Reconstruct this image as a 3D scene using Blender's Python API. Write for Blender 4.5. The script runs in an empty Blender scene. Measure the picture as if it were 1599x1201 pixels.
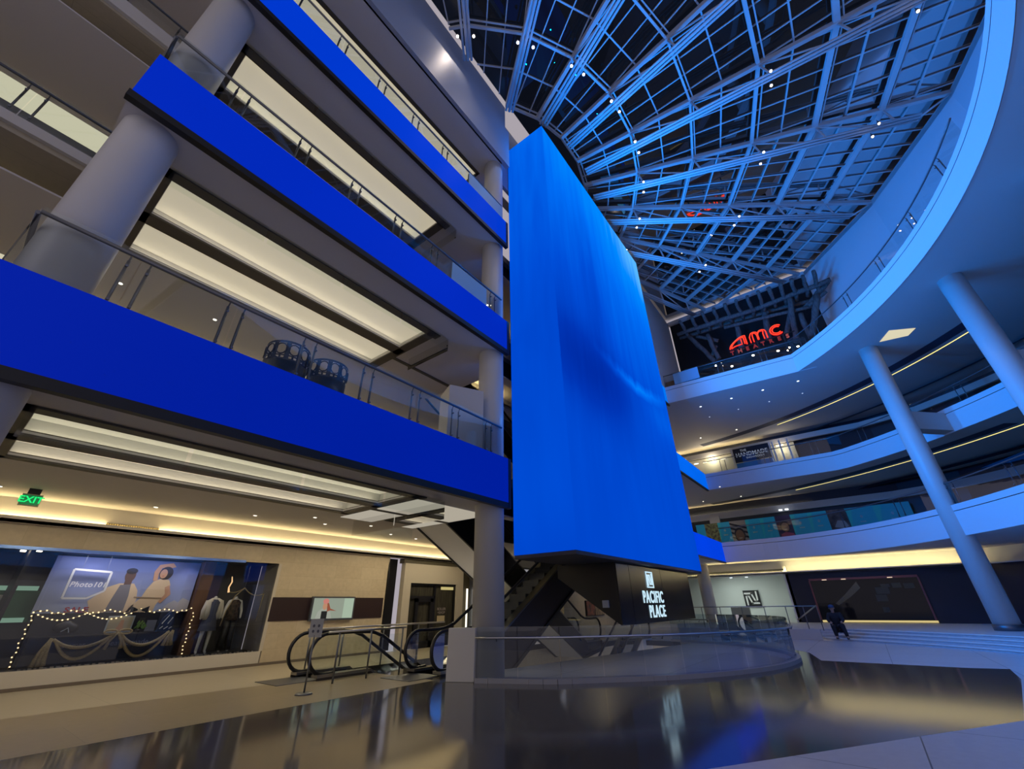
import bpy, math, random
from mathutils import Vector, Matrix
from mathutils.geometry import tessellate_polygon
random.seed(7)
sc = bpy.context.scene
COL = sc.collection
R = math.radians
# ---------------------------------------------------------------- camera
cam = bpy.data.cameras.new('camera'); cam.sensor_width = 36.0; cam.lens = 640.745 * 36.0 / 1599.0
cam.clip_start = 0.05; cam.clip_end = 400
co = bpy.data.objects.new('camera', cam); COL.objects.link(co)
co.matrix_world = Matrix.Translation((0, 0, 1.5)) @ Matrix.Rotation(R(-52.8563), 4, 'Z') @ Matrix.Rotation(R(90 + 28.389), 4, 'X') @ Matrix.Rotation(R(-0.9078), 4, 'Z')
sc.camera = co
# ---------------------------------------------------------------- world: grey ambient fill, added to lift the interior
w = bpy.data.worlds.new('ambient_fill'); sc.world = w; w.use_nodes = True
w.node_tree.nodes['Background'].inputs[0].default_value = (0.40, 0.36, 0.40, 1)
w.node_tree.nodes['Background'].inputs[1].default_value = 1.0
sc.view_settings.view_transform = 'Standard'; sc.view_settings.look = 'None'
sc.view_settings.gamma = 1; sc.view_settings.exposure = 0.0; sc.view_settings.use_curve_mapping = False
try:
    sc.cycles.use_light_tree = True; sc.cycles.max_bounces = 7; sc.cycles.transparent_max_bounces = 24
    sc.cycles.sample_clamp_indirect = 3.0; sc.cycles.caustics_reflective = False
except Exception: pass

def lamp(name, kind, loc, aim, col, power, size=0.3, spot=100, blend=0.6, sy=None):
    l = bpy.data.lights.new(name, kind); l.color = col; l.energy = power
    if kind == 'SPOT': l.spot_size = R(spot); l.spot_blend = blend; l.shadow_soft_size = size
    elif kind == 'AREA':
        l.size = size
        if sy: l.shape = 'RECTANGLE'; l.size_y = sy
    else: l.shadow_soft_size = size
    o = bpy.data.objects.new(name, l); COL.objects.link(o); o.location = loc
    d = Vector(aim) - Vector(loc); o.rotation_euler = d.to_track_quat('-Z', 'Y').to_euler()
    return o
# azure light given off by the tower's long display (narrow upward beam) and its end display
AZ = (0.0, 0.25, 1.0)
TOWER = dict(x0=10.2, x1=21.75, y0=5.69, y1=7.75, z0=2.79, z1=22.0)
for x in (12.5, 16.0, 19.5):
    for z, p in ((7.0, 1000), (12.0, 2150), (16.5, 620)):
        lamp('display_light', 'SPOT', (x, TOWER['y0'] - .06, z), (x + (x - 14) * .3, TOWER['y0'] - 10, z + 3.2), AZ, p, .02, 160, .35)
for x, y, z, p in ((TOWER['x0'] - .06, 6.3, 20.0, 90), (TOWER['x0'] - .06, 6.3, 11.5, 40), (TOWER['x0'] - .06, 6.3, 6.5, 30)):
    lamp('display_light', 'SPOT', (x, y, z), (x - 10, y, z + 2), AZ, p, .02, 165, .4)

# ---------------------------------------------------------------- materials
MATS = {}
def mat(name, col, rough=.6, metal=0, spec=.5, emit=None, es=1.0):
    if name in MATS: return MATS[name]
    m = bpy.data.materials.new(name); m.use_nodes = True
    b = m.node_tree.nodes['Principled BSDF']
    b.inputs['Base Color'].default_value = (*col, 1); b.inputs['Roughness'].default_value = rough
    b.inputs['Metallic'].default_value = metal; b.inputs['Specular IOR Level'].default_value = spec
    if emit: b.inputs['Emission Color'].default_value = (*emit, 1); b.inputs['Emission Strength'].default_value = es
    MATS[name] = m; return m
def noisy(name, c1, c2, scale=3, rough=.5, spec=.5, bump=0, detail=4, stretch=(1, 1, 1), lo=.35, hi=.65, rough2=None):
    m = mat(name, c1, rough, 0, spec); nt = m.node_tree; b = nt.nodes['Principled BSDF']
    tc = nt.nodes.new('ShaderNodeTexCoord'); mp = nt.nodes.new('ShaderNodeMapping'); mp.inputs['Scale'].default_value = stretch
    n = nt.nodes.new('ShaderNodeTexNoise'); n.inputs['Scale'].default_value = scale; n.inputs['Detail'].default_value = detail
    r = nt.nodes.new('ShaderNodeValToRGB'); r.color_ramp.elements[0].position = lo; r.color_ramp.elements[1].position = hi
    r.color_ramp.elements[0].color = (*c1, 1); r.color_ramp.elements[1].color = (*c2, 1)
    nt.links.new(tc.outputs['Object'], mp.inputs[0]); nt.links.new(mp.outputs[0], n.inputs['Vector'])
    nt.links.new(n.outputs['Fac'], r.inputs[0]); nt.links.new(r.outputs[0], b.inputs['Base Color'])
    if bump:
        bp = nt.nodes.new('ShaderNodeBump'); bp.inputs['Strength'].default_value = bump; bp.inputs['Distance'].default_value = .02
        nt.links.new(n.outputs['Fac'], bp.inputs['Height']); nt.links.new(bp.outputs[0], b.inputs['Normal'])
    return m
def tiled(name, c1, c2, mortar, bw, bh, ms=.01, rough=.5, spec=.5, axes=(0, 1), offset=0.0, nz=.6):
    """large flat tiles/blocks; axes choose which object axes carry the pattern"""
    m = mat(name, c1, rough, 0, spec); nt = m.node_tree; b = nt.nodes['Principled BSDF']
    tc = nt.nodes.new('ShaderNodeTexCoord'); sp = nt.nodes.new('ShaderNodeSeparateXYZ'); cb = nt.nodes.new('ShaderNodeCombineXYZ')
    nt.links.new(tc.outputs['Object'], sp.inputs[0])
    nt.links.new(sp.outputs[axes[0]], cb.inputs[0]); nt.links.new(sp.outputs[axes[1]], cb.inputs[1])
    br = nt.nodes.new('ShaderNodeTexBrick'); br.offset = offset; br.inputs['Scale'].default_value = 1
    br.inputs['Color1'].default_value = (*c1, 1); br.inputs['Color2'].default_value = (*c2, 1); br.inputs['Mortar'].default_value = (*mortar, 1)
    br.inputs['Mortar Size'].default_value = ms; br.inputs['Brick Width'].default_value = bw; br.inputs['Row Height'].default_value = bh
    nt.links.new(cb.outputs[0], br.inputs['Vector'])
    n = nt.nodes.new('ShaderNodeTexNoise'); n.inputs['Scale'].default_value = 9; n.inputs['Detail'].default_value = 5
    nt.links.new(tc.outputs['Object'], n.inputs['Vector'])
    mx = nt.nodes.new('ShaderNodeMix'); mx.data_type = 'RGBA'; mx.blend_type = 'MULTIPLY'; mx.inputs['Factor'].default_value = nz
    r = nt.nodes.new('ShaderNodeValToRGB'); r.color_ramp.elements[0].color = (.6, .6, .6, 1)
    nt.links.new(n.outputs['Fac'], r.inputs[0]); nt.links.new(br.outputs['Color'], mx.inputs['A']); nt.links.new(r.outputs[0], mx.inputs['B'])
    nt.links.new(mx.outputs['Result'], b.inputs['Base Color'])
    return m
def emis(name, col, s=1.0):
    if name in MATS: return MATS[name]
    m = bpy.data.materials.new(name); m.use_nodes = True; nt = m.node_tree; nt.nodes.clear()
    o = nt.nodes.new('ShaderNodeOutputMaterial'); e = nt.nodes.new('ShaderNodeEmission')
    e.inputs[0].default_value = (*col, 1); e.inputs[1].default_value = s; nt.links.new(e.outputs[0], o.inputs[0])
    MATS[name] = m; return m
def glassm(name, tint=(.93, .97, .96), base=.05, k=1.0, ior=1.5, rough=0.0):
    """thin clear sheet: transparent body with a Fresnel reflection"""
    m = bpy.data.materials.new(name); m.use_nodes = True; nt = m.node_tree; nt.nodes.clear()
    o = nt.nodes.new('ShaderNodeOutputMaterial'); t = nt.nodes.new('ShaderNodeBsdfTransparent'); g = nt.nodes.new('ShaderNodeBsdfGlossy')
    t.inputs[0].default_value = (*tint, 1); g.inputs['Roughness'].default_value = rough
    f = nt.nodes.new('ShaderNodeFresnel'); f.inputs[0].default_value = ior
    ma = nt.nodes.new('ShaderNodeMath'); ma.operation = 'MULTIPLY_ADD'; ma.inputs[1].default_value = k; ma.inputs[2].default_value = base; ma.use_clamp = True
    x = nt.nodes.new('ShaderNodeMixShader'); nt.links.new(f.outputs[0], ma.inputs[0]); nt.links.new(ma.outputs[0], x.inputs[0])
    nt.links.new(t.outputs[0], x.inputs[1]); nt.links.new(g.outputs[0], x.inputs[2]); nt.links.new(x.outputs[0], o.inputs[0])
    MATS[name] = m; return m

PLASTER = mat('plaster', (.60, .585, .56), .7)
SOFFIT = mat('soffit', (.62, .60, .60), .75)
FASCIA = mat('fascia_white', (.76, .77, .80), .6)
COLM = mat('column_paint', (.62, .61, .60), .4)
FRAME = mat('bronze_frame', (.085, .075, .06), .5)
BLACK = mat('matte_black', (.006, .006, .008), .45)
CLAD = mat('black_cladding', (.012, .012, .014), .22, 0, .6)
NAVY = mat('navy_wall', (.012, .016, .035), .5)
STEEL = mat('brushed_steel', (.55, .55, .56), .28, 1)
STEELD = mat('dark_steel', (.18, .19, .21), .4, .8)
RUBBER = mat('black_rubber', (.012, .012, .014), .35)
WHITE = mat('white_paint', (.8, .8, .78), .5)
TRUSSM = mat('truss_paint', (.62, .64, .66), .45)
STONE = tiled('wall_stone', (.66, .56, .39), (.60, .50, .34), (.48, .40, .27), 1.1, .42, .003, .5, .4, (0, 2), .5)
DARKFLOOR = noisy('polished_floor', (.070, .064, .052), (.090, .083, .070), 22, .10, .55, 0, 8, (1, 1, 1))
LIGHTFLOOR = tiled('light_floor_tile', (.64, .63, .64), (.59, .58, .59), (.16, .16, .16), 2.2, 2.2, .008, .3, .4, (0, 1), .0, .5)
BEIGEFLOOR = tiled('beige_floor', (.33, .275, .18), (.30, .25, .165), (.22, .18, .12), 3.0, 1.45, .004, .32, .4, (0, 1), .3, .5)
CREAMFLOOR = tiled('cream_floor', (.47, .42, .32), (.45, .40, .30), (.36, .32, .25), 3.0, 3.7, .006, .35, .4, (0, 1), .3, .4)
STEPM = noisy('step_stone', (.60, .60, .62), (.52, .52, .54), 8, .4)
GLASS = glassm('railing_glass', (.90, .95, .94), .03)
SHOPGLASS = glassm('shop_glass', (.92, .95, .95), .03)
SKYGLASS = glassm('skylight_glass', (.008, .012, .022), .01, .75, 1.5)
WELLGLASS = glassm('well_glass', (.70, .78, .84), .05, .8)
WARM = (1.0, .80, .50)
PANEL_WARM = emis('panel_strip', (1.0, .84, .58), 5)
COVE = emis('cove_strip', (1.0, .74, .33), 30)
YSTRIP = emis('yellow_strip', (1.0, .86, .28), 1.6)
SPOTE = emis('spot_disc', (1.0, .82, .62), 14)
DOTE = emis('downlight_disc', (1.0, .9, .72), 4)

# ---------------------------------------------------------------- mesh helpers
class MB:
    def __init__(s): s.v = []; s.f = []; s.m = []; s.mi = 0; s.sm = []; s.cs = False
    def face(s, *ix): s.f.append(ix); s.m.append(s.mi); s.sm.append(s.cs)
    def quad(s, *pts):
        n = len(s.v); s.v += [tuple(p) for p in pts]; s.face(*range(n, n + len(pts))); return s
    def box(s, x0, x1, y0, y1, z0, z1):
        return s.ext([(x0, y0, z0), (x1, y0, z0), (x1, y1, z0), (x0, y1, z0)], (0, 0, z1 - z0))
    def ext(s, poly, vec):
        n = len(poly); b = len(s.v); V = Vector(vec)
        s.v += [tuple(p) for p in poly] + [tuple(Vector(p) + V) for p in poly]
        tri = tessellate_polygon([[Vector(p) for p in poly]]) if n > 4 else [tuple(range(n))]
        nr = sum(((Vector(poly[i]) - Vector(poly[0])).cross(Vector(poly[(i + 1) % n]) - Vector(poly[0])) for i in range(n)), Vector())
        for t in tri:
            a = [Vector(poly[i]) for i in t[:3]]; c = (a[1] - a[0]).cross(a[2] - a[0])
            t = list(t) if c.dot(nr) > 0 else list(t)[::-1]
            down = t[::-1] if nr.dot(V) > 0 else t
            s.face(*[b + i for i in down]); s.face(*[b + n + i for i in down[::-1]])
        for i in range(n):
            j = (i + 1) % n; q = (b + i, b + j, b + n + j, b + n + i)
            s.face(*(q if nr.dot(V) > 0 else q[::-1]))
        return s
    def prism(s, pts2, z0, z1): return s.ext([(x, y, z0) for x, y in pts2], (0, 0, z1 - z0))
    def bar(s, a, b, w, h=None, up=(0, 0, 1)):
        a = Vector(a); b = Vector(b); d = (b - a).normalized(); u = Vector(up)
        if abs(d.dot(u)) > .98: u = Vector((1, 0, 0))
        r = d.cross(u).normalized(); u = r.cross(d); h = h or w; r *= w / 2; u *= h / 2
        return s.ext([a - r - u, a + r - u, a + r + u, a - r + u], b - a)
    def tube(s, pts, r, n=8, caps=True, closed=False):
        pts = [Vector(p) for p in pts]; k = len(pts); base = len(s.v); s.cs = n > 5; prev = None
        rr = r if isinstance(r, (list, tuple)) else [r] * k
        for i, p in enumerate(pts):
            t = (pts[(i + 1) % k] - pts[i - 1]) if closed else (pts[min(i + 1, k - 1)] - pts[max(i - 1, 0)])
            t.normalize()
            if prev is None: u = t.orthogonal().normalized()
            else:
                u = prev - t * prev.dot(t); u = u.normalized() if u.length > 1e-6 else t.orthogonal().normalized()
            prev = u; v = t.cross(u)
            for j in range(n):
                a = 2 * math.pi * j / n; s.v.append(tuple(p + (u * math.cos(a) + v * math.sin(a)) * rr[i]))
        for i in range(k if closed else k - 1):
            i2 = (i + 1) % k
            for j in range(n):
                j2 = (j + 1) % n; s.face(base + i * n + j, base + i * n + j2, base + i2 * n + j2, base + i2 * n + j)
        s.cs = False
        if caps and not closed:
            s.face(*[base + j for j in range(n)][::-1]); s.face(*[base + (k - 1) * n + j for j in range(n)])
        return s
    def cyl(s, c, r, h, n=24, r2=None):
        return s.tube([c, (c[0], c[1], c[2] + h)], [r, r if r2 is None else r2], n)
    def build(s, name, m, parent=None, bevel=0, **props):
        me = bpy.data.meshes.new(name); off = Vector(parent.matrix_world.translation) if parent else Vector()
        if parent is not None: off = wloc(parent)
        me.from_pydata([tuple(Vector(p) - off) for p in s.v], [], s.f)
        for mm in (m if isinstance(m, (list, tuple)) else [m]): me.materials.append(mm)
        for p, i, q in zip(me.polygons, s.m, s.sm): p.material_index = i; p.use_smooth = q
        me.update()
        o = bpy.data.objects.new(name, me); COL.objects.link(o)
        if parent: o.parent = parent
        if bevel:
            b = o.modifiers.new('bevel', 'BEVEL'); b.width = bevel; b.segments = 2; b.limit_method = 'ANGLE'
        for k, v in props.items(): o[k] = v
        return o
def wloc(o):
    l = Vector(o.location)
    while o.parent: o = o.parent; l = l + Vector(o.location)
    return l
def thing(name, label, cat, loc=(0, 0, 0), group=None):
    o = bpy.data.objects.new(name, None); COL.objects.link(o); o.location = loc; o.empty_display_size = .2
    o['label'] = label; o['category'] = cat
    if group: o['group'] = group
    return o
def tag(o, label, cat, group=None, kind=None):
    o['label'] = label; o['category'] = cat
    if group: o['group'] = group
    if kind: o['kind'] = kind
    return o
def st(o): o['kind'] = 'structure'; return o
def dup(root, loc, label=None, group=None, rotz=None):
    r = root.copy(); COL.objects.link(r); r.location = loc
    if rotz is not None: r.rotation_euler = (0, 0, rotz)
    if label: r['label'] = label
    if group: r['group'] = group
    for ch in list(root.children):
        c = ch.copy(); COL.objects.link(c); c.parent = r
        for g in list(ch.children):
            d = g.copy(); COL.objects.link(d); d.parent = c
    return r
def floorpoly(name, outer, holes, z, m, thick=.2):
    pl = [[Vector((x, y, 0)) for x, y in outer]] + [[Vector((x, y, 0)) for x, y in h] for h in holes]
    tris = tessellate_polygon(pl); allp = [p for q in pl for p in q]; b = MB()
    b.v = [(p.x, p.y, z) for p in allp] + [(p.x, p.y, z - thick) for p in allp]; n = len(allp)
    for t in tris:
        a, c, d = (allp[i] for i in t); up = (c - a).cross(d - a).z > 0; t = t if up else t[::-1]
        b.face(*t); b.face(*[i + n for i in t[::-1]])
    k = 0
    for q in pl:
        for i in range(len(q)):
            j = (i + 1) % len(q); b.face(k + i, k + j, n + k + j, n + k + i)
        k += len(q)
    return st(b.build(name, m))
def text(name, s, size, org, xd, up, m, parent=None, ext=.01, bold=0, align='CENTER', sx=1.0, shear=0, sp=1.0):
    cu = bpy.data.curves.new(name, 'FONT'); cu.body = s; cu.size = size; cu.extrude = ext; cu.offset = bold; cu.align_x = align; cu.align_y = 'CENTER'
    cu.space_line = .95; cu.space_character = sp; cu.shear = shear; cu.resolution_u = 3
    t = bpy.data.objects.new(name, cu); COL.objects.link(t)
    bpy.context.view_layer.update()
    me = bpy.data.meshes.new_from_object(t.evaluated_get(bpy.context.evaluated_depsgraph_get()))
    bpy.data.objects.remove(t); bpy.data.curves.remove(cu)
    X = Vector(xd).normalized(); U = Vector(up).normalized(); N = X.cross(U); off = wloc(parent) if parent else Vector()
    for v in me.vertices: v.co = Vector(org) - off + X * v.co.x * sx + U * v.co.y + N * v.co.z
    me.materials.clear(); me.materials.append(m)
    o = bpy.data.objects.new(name, me); COL.objects.link(o)
    if parent: o.parent = parent
    return o
def arc(R0, a0, a1, n, c=(13.5, 12.2)):
    return [(c[0] + R0 * math.cos(R(a0 + (a1 - a0) * i / n)), c[1] + R0 * math.sin(R(a0 + (a1 - a0) * i / n))) for i in range(n + 1)]
def smooth(pts, n=6):
    out = []; P = [Vector(p) for p in pts]
    for i in range(len(P) - 1):
        p0 = P[max(i - 1, 0)]; p1 = P[i]; p2 = P[i + 1]; p3 = P[min(i + 2, len(P) - 1)]
        for k in range(n):
            t = k / n; out.append(.5 * ((2 * p1) + (p2 - p0) * t + (2 * p0 - 5 * p1 + 4 * p2 - p3) * t * t + (3 * p1 - p0 - 3 * p2 + p3) * t ** 3))
    out.append(P[-1]); return [tuple(p) for p in out]
# ---------------------------------------------------------------- levels
B = [3.97, 8.95, 13.87, 18.96]; T = [5.24, 10.14, 15.1, 21.6]
YS = 7.0
# ground floor -----------------------------------------------------------
well_front = smooth([(8.75, 7.0), (9.25, 6.0), (10.1, 5.08), (11.1, 4.08), (12.5, 3.1), (14.1, 2.42), (15.5, 2.17), (16.8, 2.2), (18.4, 2.7), (20.0, 3.9), (21.2, 5.6), (21.8, 7.6)], 4)
WELL = well_front + [(22.0, 10.2), (18.9, 10.2), (18.9, 12.3), (8.4, 12.3), (8.4, 10.9), (10.4, 10.9), (10.4, 8.75), (8.75, 8.75)]
DARKP = [(-12, 8.6), (8.2, 8.6), (8.2, 12.32), (22.6, 12.32), (22.6, 5.2), (20.8, 3.2), (19.0, 2.1), (16.66, 1.6), (16.6, -1.45), (16.8, -2.2), (14.9, -2.05), (10.1, -1.22), (5.66, 1.82), (-2, 7.1), (-12, 7.3)]
floorpoly('floor', DARKP, [WELL], 0, DARKFLOOR)
floorpoly('floor', well_front[:-1] + [(21.0, 6.55), (16.8, 7.3), (11.4, 8.2), (8.75, 8.75)], [], 0, LIGHTFLOOR, .25)
outer = [(-12, -16), (21.2, -16), (21.2, -4.5), (22.35, -2.2), (23.6, -.2), (24.2, 1.9), (24.2, 6.2), (24.2, 16), (8.2, 16), (8.2, 8.7), (-12, 8.7)]
# pieces of pale floor around the dark field
floorpoly('floor', [(-12, -16), (21, -16), (21, -5.2), (23.2, -2.4), (24.6, -.2), (25.2, 2), (25.2, 16.5), (22.6, 16.5), (22.6, 5.2), (20.8, 3.2), (19.0, 2.1), (16.66, 1.6), (16.6, -1.45), (16.8, -2.2), (14.9, -2.05), (10.1, -1.22), (5.66, 1.82), (-2, 7.1), (-12, 7.3)], [], 0, LIGHTFLOOR)
floorpoly('floor', [(-12, 8.6), (8.2, 8.6), (8.2, 11.35), (-12, 12.6)], [], 0, BEIGEFLOOR)
floorpoly('floor', [(-12, 12.6), (8.2, 11.35), (8.2, 12.32), (22.6, 12.32), (22.6, 15.5), (-12, 15.5)], [], 0, CREAMFLOOR)
# lower level seen down the well
b = MB(); b.box(4, 26, 0, 16, -5.3, -5.0); st(b.build('floor', LIGHTFLOOR))
b = MB(); b.box(8.2, 22.2, 12.35, 12.5, -5, -.2); st(b.build('wall_lower', STONE)); b = MB(); b.box(20.6, 40, 12.5, 12.7, -5, 3.9); st(b.build('wall_right', STONE))
# left slabs --------------------------------------------------------------
PAN = [(.1, 6.65, 8.35, 9.6), (.1, 6.65, 10.0, 11.2)]
def rect(x0, x1, y0, y1): return [(x0, y0), (x1, y0), (x1, y1), (x0, y1)]
XR = [33.4, 33.4, 27.7, 33.4]
for k in range(4):
    xl = -8 if k in (0, 3) else -.87
    out = [(xl, YS + .14), (8.95, YS + .14), (8.95, 8.2), (10.0, 8.2)] + [(21.9, 8.2), (21.9, YS + .14), (XR[k], YS + .14), (XR[k], 15.6), (-8, 15.6)] + ([(-8, 10.6), (-.87, 10.6)] if xl > -5 else [])
    holes = [rect(*p) for p in PAN] if k < 3 else [rect(.1, 8.6, 8.4, 9.7)]
    holes += [rect(9.95, 19.8, 8.55, 11.9)]
    if k in (1, 2): holes.append(rect(-7.5, -1.3, 13.7, 15.0))
    floorpoly('ceiling', out, holes, B[k] + .04, SOFFIT, .04)
    if k < 3:
        hol = [rect(9.95, 19.8, 8.55, 11.9)]
        floorpoly('floor', out, hol, T[k] - .02, CREAMFLOOR, .28)
        b = MB()
        for x0, x1, y0, y1 in ((9.95, 19.8, 8.4, 8.55), (9.95, 19.8, 11.9, 12.05), (9.8, 9.95, 8.4, 12.05), (19.8, 19.95, 8.4, 12.05)): b.box(x0, x1, y0, y1, B[k] + .01, T[k] - .3)
        st(b.build('trim_2', NAVY))
    # coffer backs
    b = MB()
    for x0, x1, y0, y1 in (PAN if k < 3 else [(.1, 8.6, 8.4, 9.7)]): b.box(x0 - .2, x1 + .2, y0 - .19, y1 + .19, B[k] + .301, B[k] + .36); b.box(x0 - .2, x1 + .2, y0 - .2, y0 - .18, B[k] + .04, B[k] + .36); b.box(x0 - .2, x1 + .2, y1 + .18, y1 + .2, B[k] + .04, B[k] + .36); b.box(x0 - .2, x0 - .18, y0 - .2, y1 + .2, B[k] + .04, B[k] + .36); b.box(x1 + .18, x1 + .2, y0 - .2, y1 + .2, B[k] + .04, B[k] + .36)
    if k in (1, 2): b.box(-7.6, -1.2, 13.6, 15.1, B[k] + .301, B[k] + .36)
    st(b.build('ceiling', WHITE))
    # bronze frame grid
    b = MB(); z0, z1 = B[k] - .035, B[k] + .06
    if k < 3:
        for q in ((-.05, 7.05, 8.1, 8.345), (-.05, 6.9, 9.61, 9.99), (-.05, 6.9, 11.21, 11.4), (-.1, .09, 8.1, 11.4), (6.66, 6.95, 8.1, 11.4), (6.95, 9.9, 10.2, 10.32)): b.box(*q, z0, z1)
    else:
        for q in ((-3, 8.7, 8.25, 8.4), (-3, 8.7, 9.7, 9.8), (8.6, 8.7, 8.3, 9.8)): b.box(*q, z0, z1)
    st(b.build('trim_3', FRAME))
    # fascia behind the screens, top beam
    b = MB()
    if k < 3:
        b.box(xl, 8.95, YS + .14, YS + .2, B[k] + .02, T[k] - .03)
        b.box(21.9, XR[k], YS + .14, YS + .2, B[k] + .02, T[k] - .03)
        if xl > -5:
            b.box(-.87, -.75, YS + .2, 10.6, B[k] + .02, T[k] - .03); b.box(-8, -.97, 10.5, 10.65, B[k] + 1.02, T[k] + .25)
    else:
        b.box(-8, 9.3, YS, YS + .2, B[k], T[k]); b.box(9.3, 22, YS + .8, YS + .95, B[k], T[k] + 2.4); b.box(22, 33.1, YS + .2, YS + .4, B[k], T[k] + 2.4); b.box(-8, 9.3, YS + .22, YS + .42, T[k], T[k] + 2.4)
    st(b.build('wall_left', mat('beam_grey', (.34, .38, .46), .5) if k == 3 else PLASTER))
    # back wall with cove ledge
    b = MB(); b.box(-8, 33, 15.5, 15.7, (B[k] - .57), T[k]); b.box(-8, 33, 15.3, 15.5, B[k] - .57, B[k] - .50); b.box(-8, 33, 15.3, 15.33, B[k] - .57, B[k] - .43); st(b.build('wall_left', PLASTER))
    if k: b = MB(); b.box(-8, 33, 15.55, 15.7, T[k - 1] - .05, B[k] - .57); st(b.build('wall_left', PLASTER))
    c = MB(); c.box(-7.9, 19, 15.42, 15.47, B[k] - .495, B[k] - .455)
    tag(c.build('cove_light', COVE), ('warm cove light strip along the ledge above the ground floor shops', 'warm cove light strip at the back of the first balcony', 'warm cove light strip at the back of the second balcony', 'warm cove light strip at the back of the top balcony')[k], 'light strip')
    # luminous coffers: white well with LED strips along both long edges
    names = [['long luminous ceiling panel nearer the atrium over the ground floor', 'long luminous ceiling panel nearer the shops over the ground floor'],
             ['long luminous ceiling panel nearer the atrium over the first balcony', 'long luminous ceiling panel farther back over the first balcony'],
             ['long luminous ceiling panel nearer the atrium over the second balcony', 'long luminous ceiling panel farther back over the second balcony'],
             ['luminous ceiling panel over the uppermost balcony']][k]
    for (x0, x1, y0, y1), nm in zip(PAN if k < 3 else [(.1, 8.6, 8.4, 9.7)], names):
        t = thing('ceiling_light_panel', nm, 'ceiling light', (x0, y0, B[k] + .28))
        for yy in (y0 - .11, y1 + .11):
            s = MB(); s.box(x0 + .05, x1 - .05, yy - .01, yy + .01, B[k] + .045, B[k] + .075); s.build('light_strip', PANEL_WARM, t)
        s = MB(); s.box(x0 - .15, x1 + .15, y0 - .15, y1 + .15, B[k] + .285, B[k] + .298); s.build('diffuser', mat('diffuser_warm', (.8, .78, .7), .6, 0, .3, (1, .90, .66), .36), t)
for k in (1, 2):
    t = thing('ceiling_light_panel', ('bright luminous ceiling panel at far left above the lower side balcony', 'luminous ceiling panel over the upper side balcony at far left')[2 - k if k == 2 else 1], 'ceiling light', (-4, 14, B[k] + .28))
    s = MB(); s.box(-7.5, -1.3, 13.7, 15.0, B[k] + .24, B[k] + .28); s.build('diffuser', emis('wing_panel', (1, .93, .66), .62), t)
for z in (B[1], B[2], B[3]):
    b = MB(); b.box(-8.2, -8, 10.5, 15.7, z - 4, z + 1.2); st(b.build('wall_left', PLASTER))
# columns -----------------------------------------------------------------
for i, (x, y, z0, z1, lab) in enumerate([(8.93, 7.62, 0, 18.96, 'round pale column between the screens and the LED tower'), (-.42, 7.68, 0, 18.96, 'round pale column at the left end of the blue screens')]):
    b = MB(); b.cyl((x, y, z0), .40, z1 - z0, 40); o = b.build('column', COLM); tag(o, lab, 'column')
RC = (13.5, 12.2)
cols = []
for i, a in enumerate((-49.4, -64.6, -79.8, -95.0, -110)):
    r = 21.3 + (.25 if i == 0 else 0); x, y = RC[0] + r * math.cos(R(a)), RC[1] + r * math.sin(R(a)); cols.append((x, y))
    if i == 4: continue
    b = MB(); z0 = .35 if i < 2 else 0; b.cyl((x, y, z0), .42, 13.87 - z0, 40)
    o = b.build('column', COLM)
    tag(o, ['tall round column farthest from the camera on the right, beside the pale bench steps', 'tall round column right of the farthest one, azure lit on its tower side', 'round column end high at the right edge under the ring balcony', 'round column end at the upper right corner'][i], 'column')
    if i == 0: s = MB(); s.cyl((x, y, .35), .46, .22, 40); s.build('base_ring', STEELD, None).parent = None; bpy.data.objects[-1] if 0 else None
# (the base ring belongs to its column)
for o in list(COL.objects):
    if o.name.startswith('base_ring'):
        c0 = [c for c in COL.objects if c.get('label', '').startswith('tall round column farthest')][0]; o.parent = c0
# right ring slabs ----------------------------------------------------------
e4 = [(27.35, 7.0), (27.68, 2.7), (28.0, -1.75)] + arc(19.4, -42, -125, 44)
e3 = [(33.4, 7.0), (33.4, -1.0)] + arc(24.0, -32.5, -48, 6)[1:] + arc(23.9, -50, -120, 30)
e2 = smooth([(33.4, 7.0), (33.3, 3.6), (32.2, .6), (30.5, -1.7), (28.4, -3.45), (26.2, -4.75), (24.0, -5.75), (21.0, -6.9), (17.0, -8.2), (12.0, -8.9), (6, -8.2), (2, -6.5)], 4)
OUT = [(0, -24), (46, -24), (46, 12.5), (33.4, 12.5)]
for k, e in ((0, e2), (1, e3), (2, e4)):
    o_ = [(e[-1][0] - 2, -24), (46, -24), (46, 12.5), (e[0][0], 12.5)]
    hole = [[(30.4, -9.2), (33.2, -6.0), (36.5, -8.8), (33.7, -12)]] if k == 2 else []
    floorpoly('ceiling', e[::-1][::-1] + [p for p in o_], [], B[k] + .2, SOFFIT, .2)
    floorpoly('floor', e + o_, [], T[k] - .04, CREAMFLOOR, .2)
    b = MB()
    ef = [(x + (RC[0] - x) * .0014 - .012, y + (RC[1] - y) * .0014) for x, y in e]
    for i in range(len(e) - 1):
        (x0, y0), (x1, y1) = ef[i], ef[i + 1]
        dx, dy = x1 - x0, y1 - y0; L = math.hypot(dx, dy); nx, ny = -dy / L * .05, dx / L * .05
        b.cs = i > 3
        b.quad((x1, y1, B[k] - .02), (x0, y0, B[k] - .02), (x0, y0, T[k] - .28), (x1, y1, T[k] - .28))
        b.quad((x1, y1, T[k] - .25), (x0, y0, T[k] - .25), (x0, y0, T[k]), (x1, y1, T[k]))
    st(b.build('trim_4', FASCIA))
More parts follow.
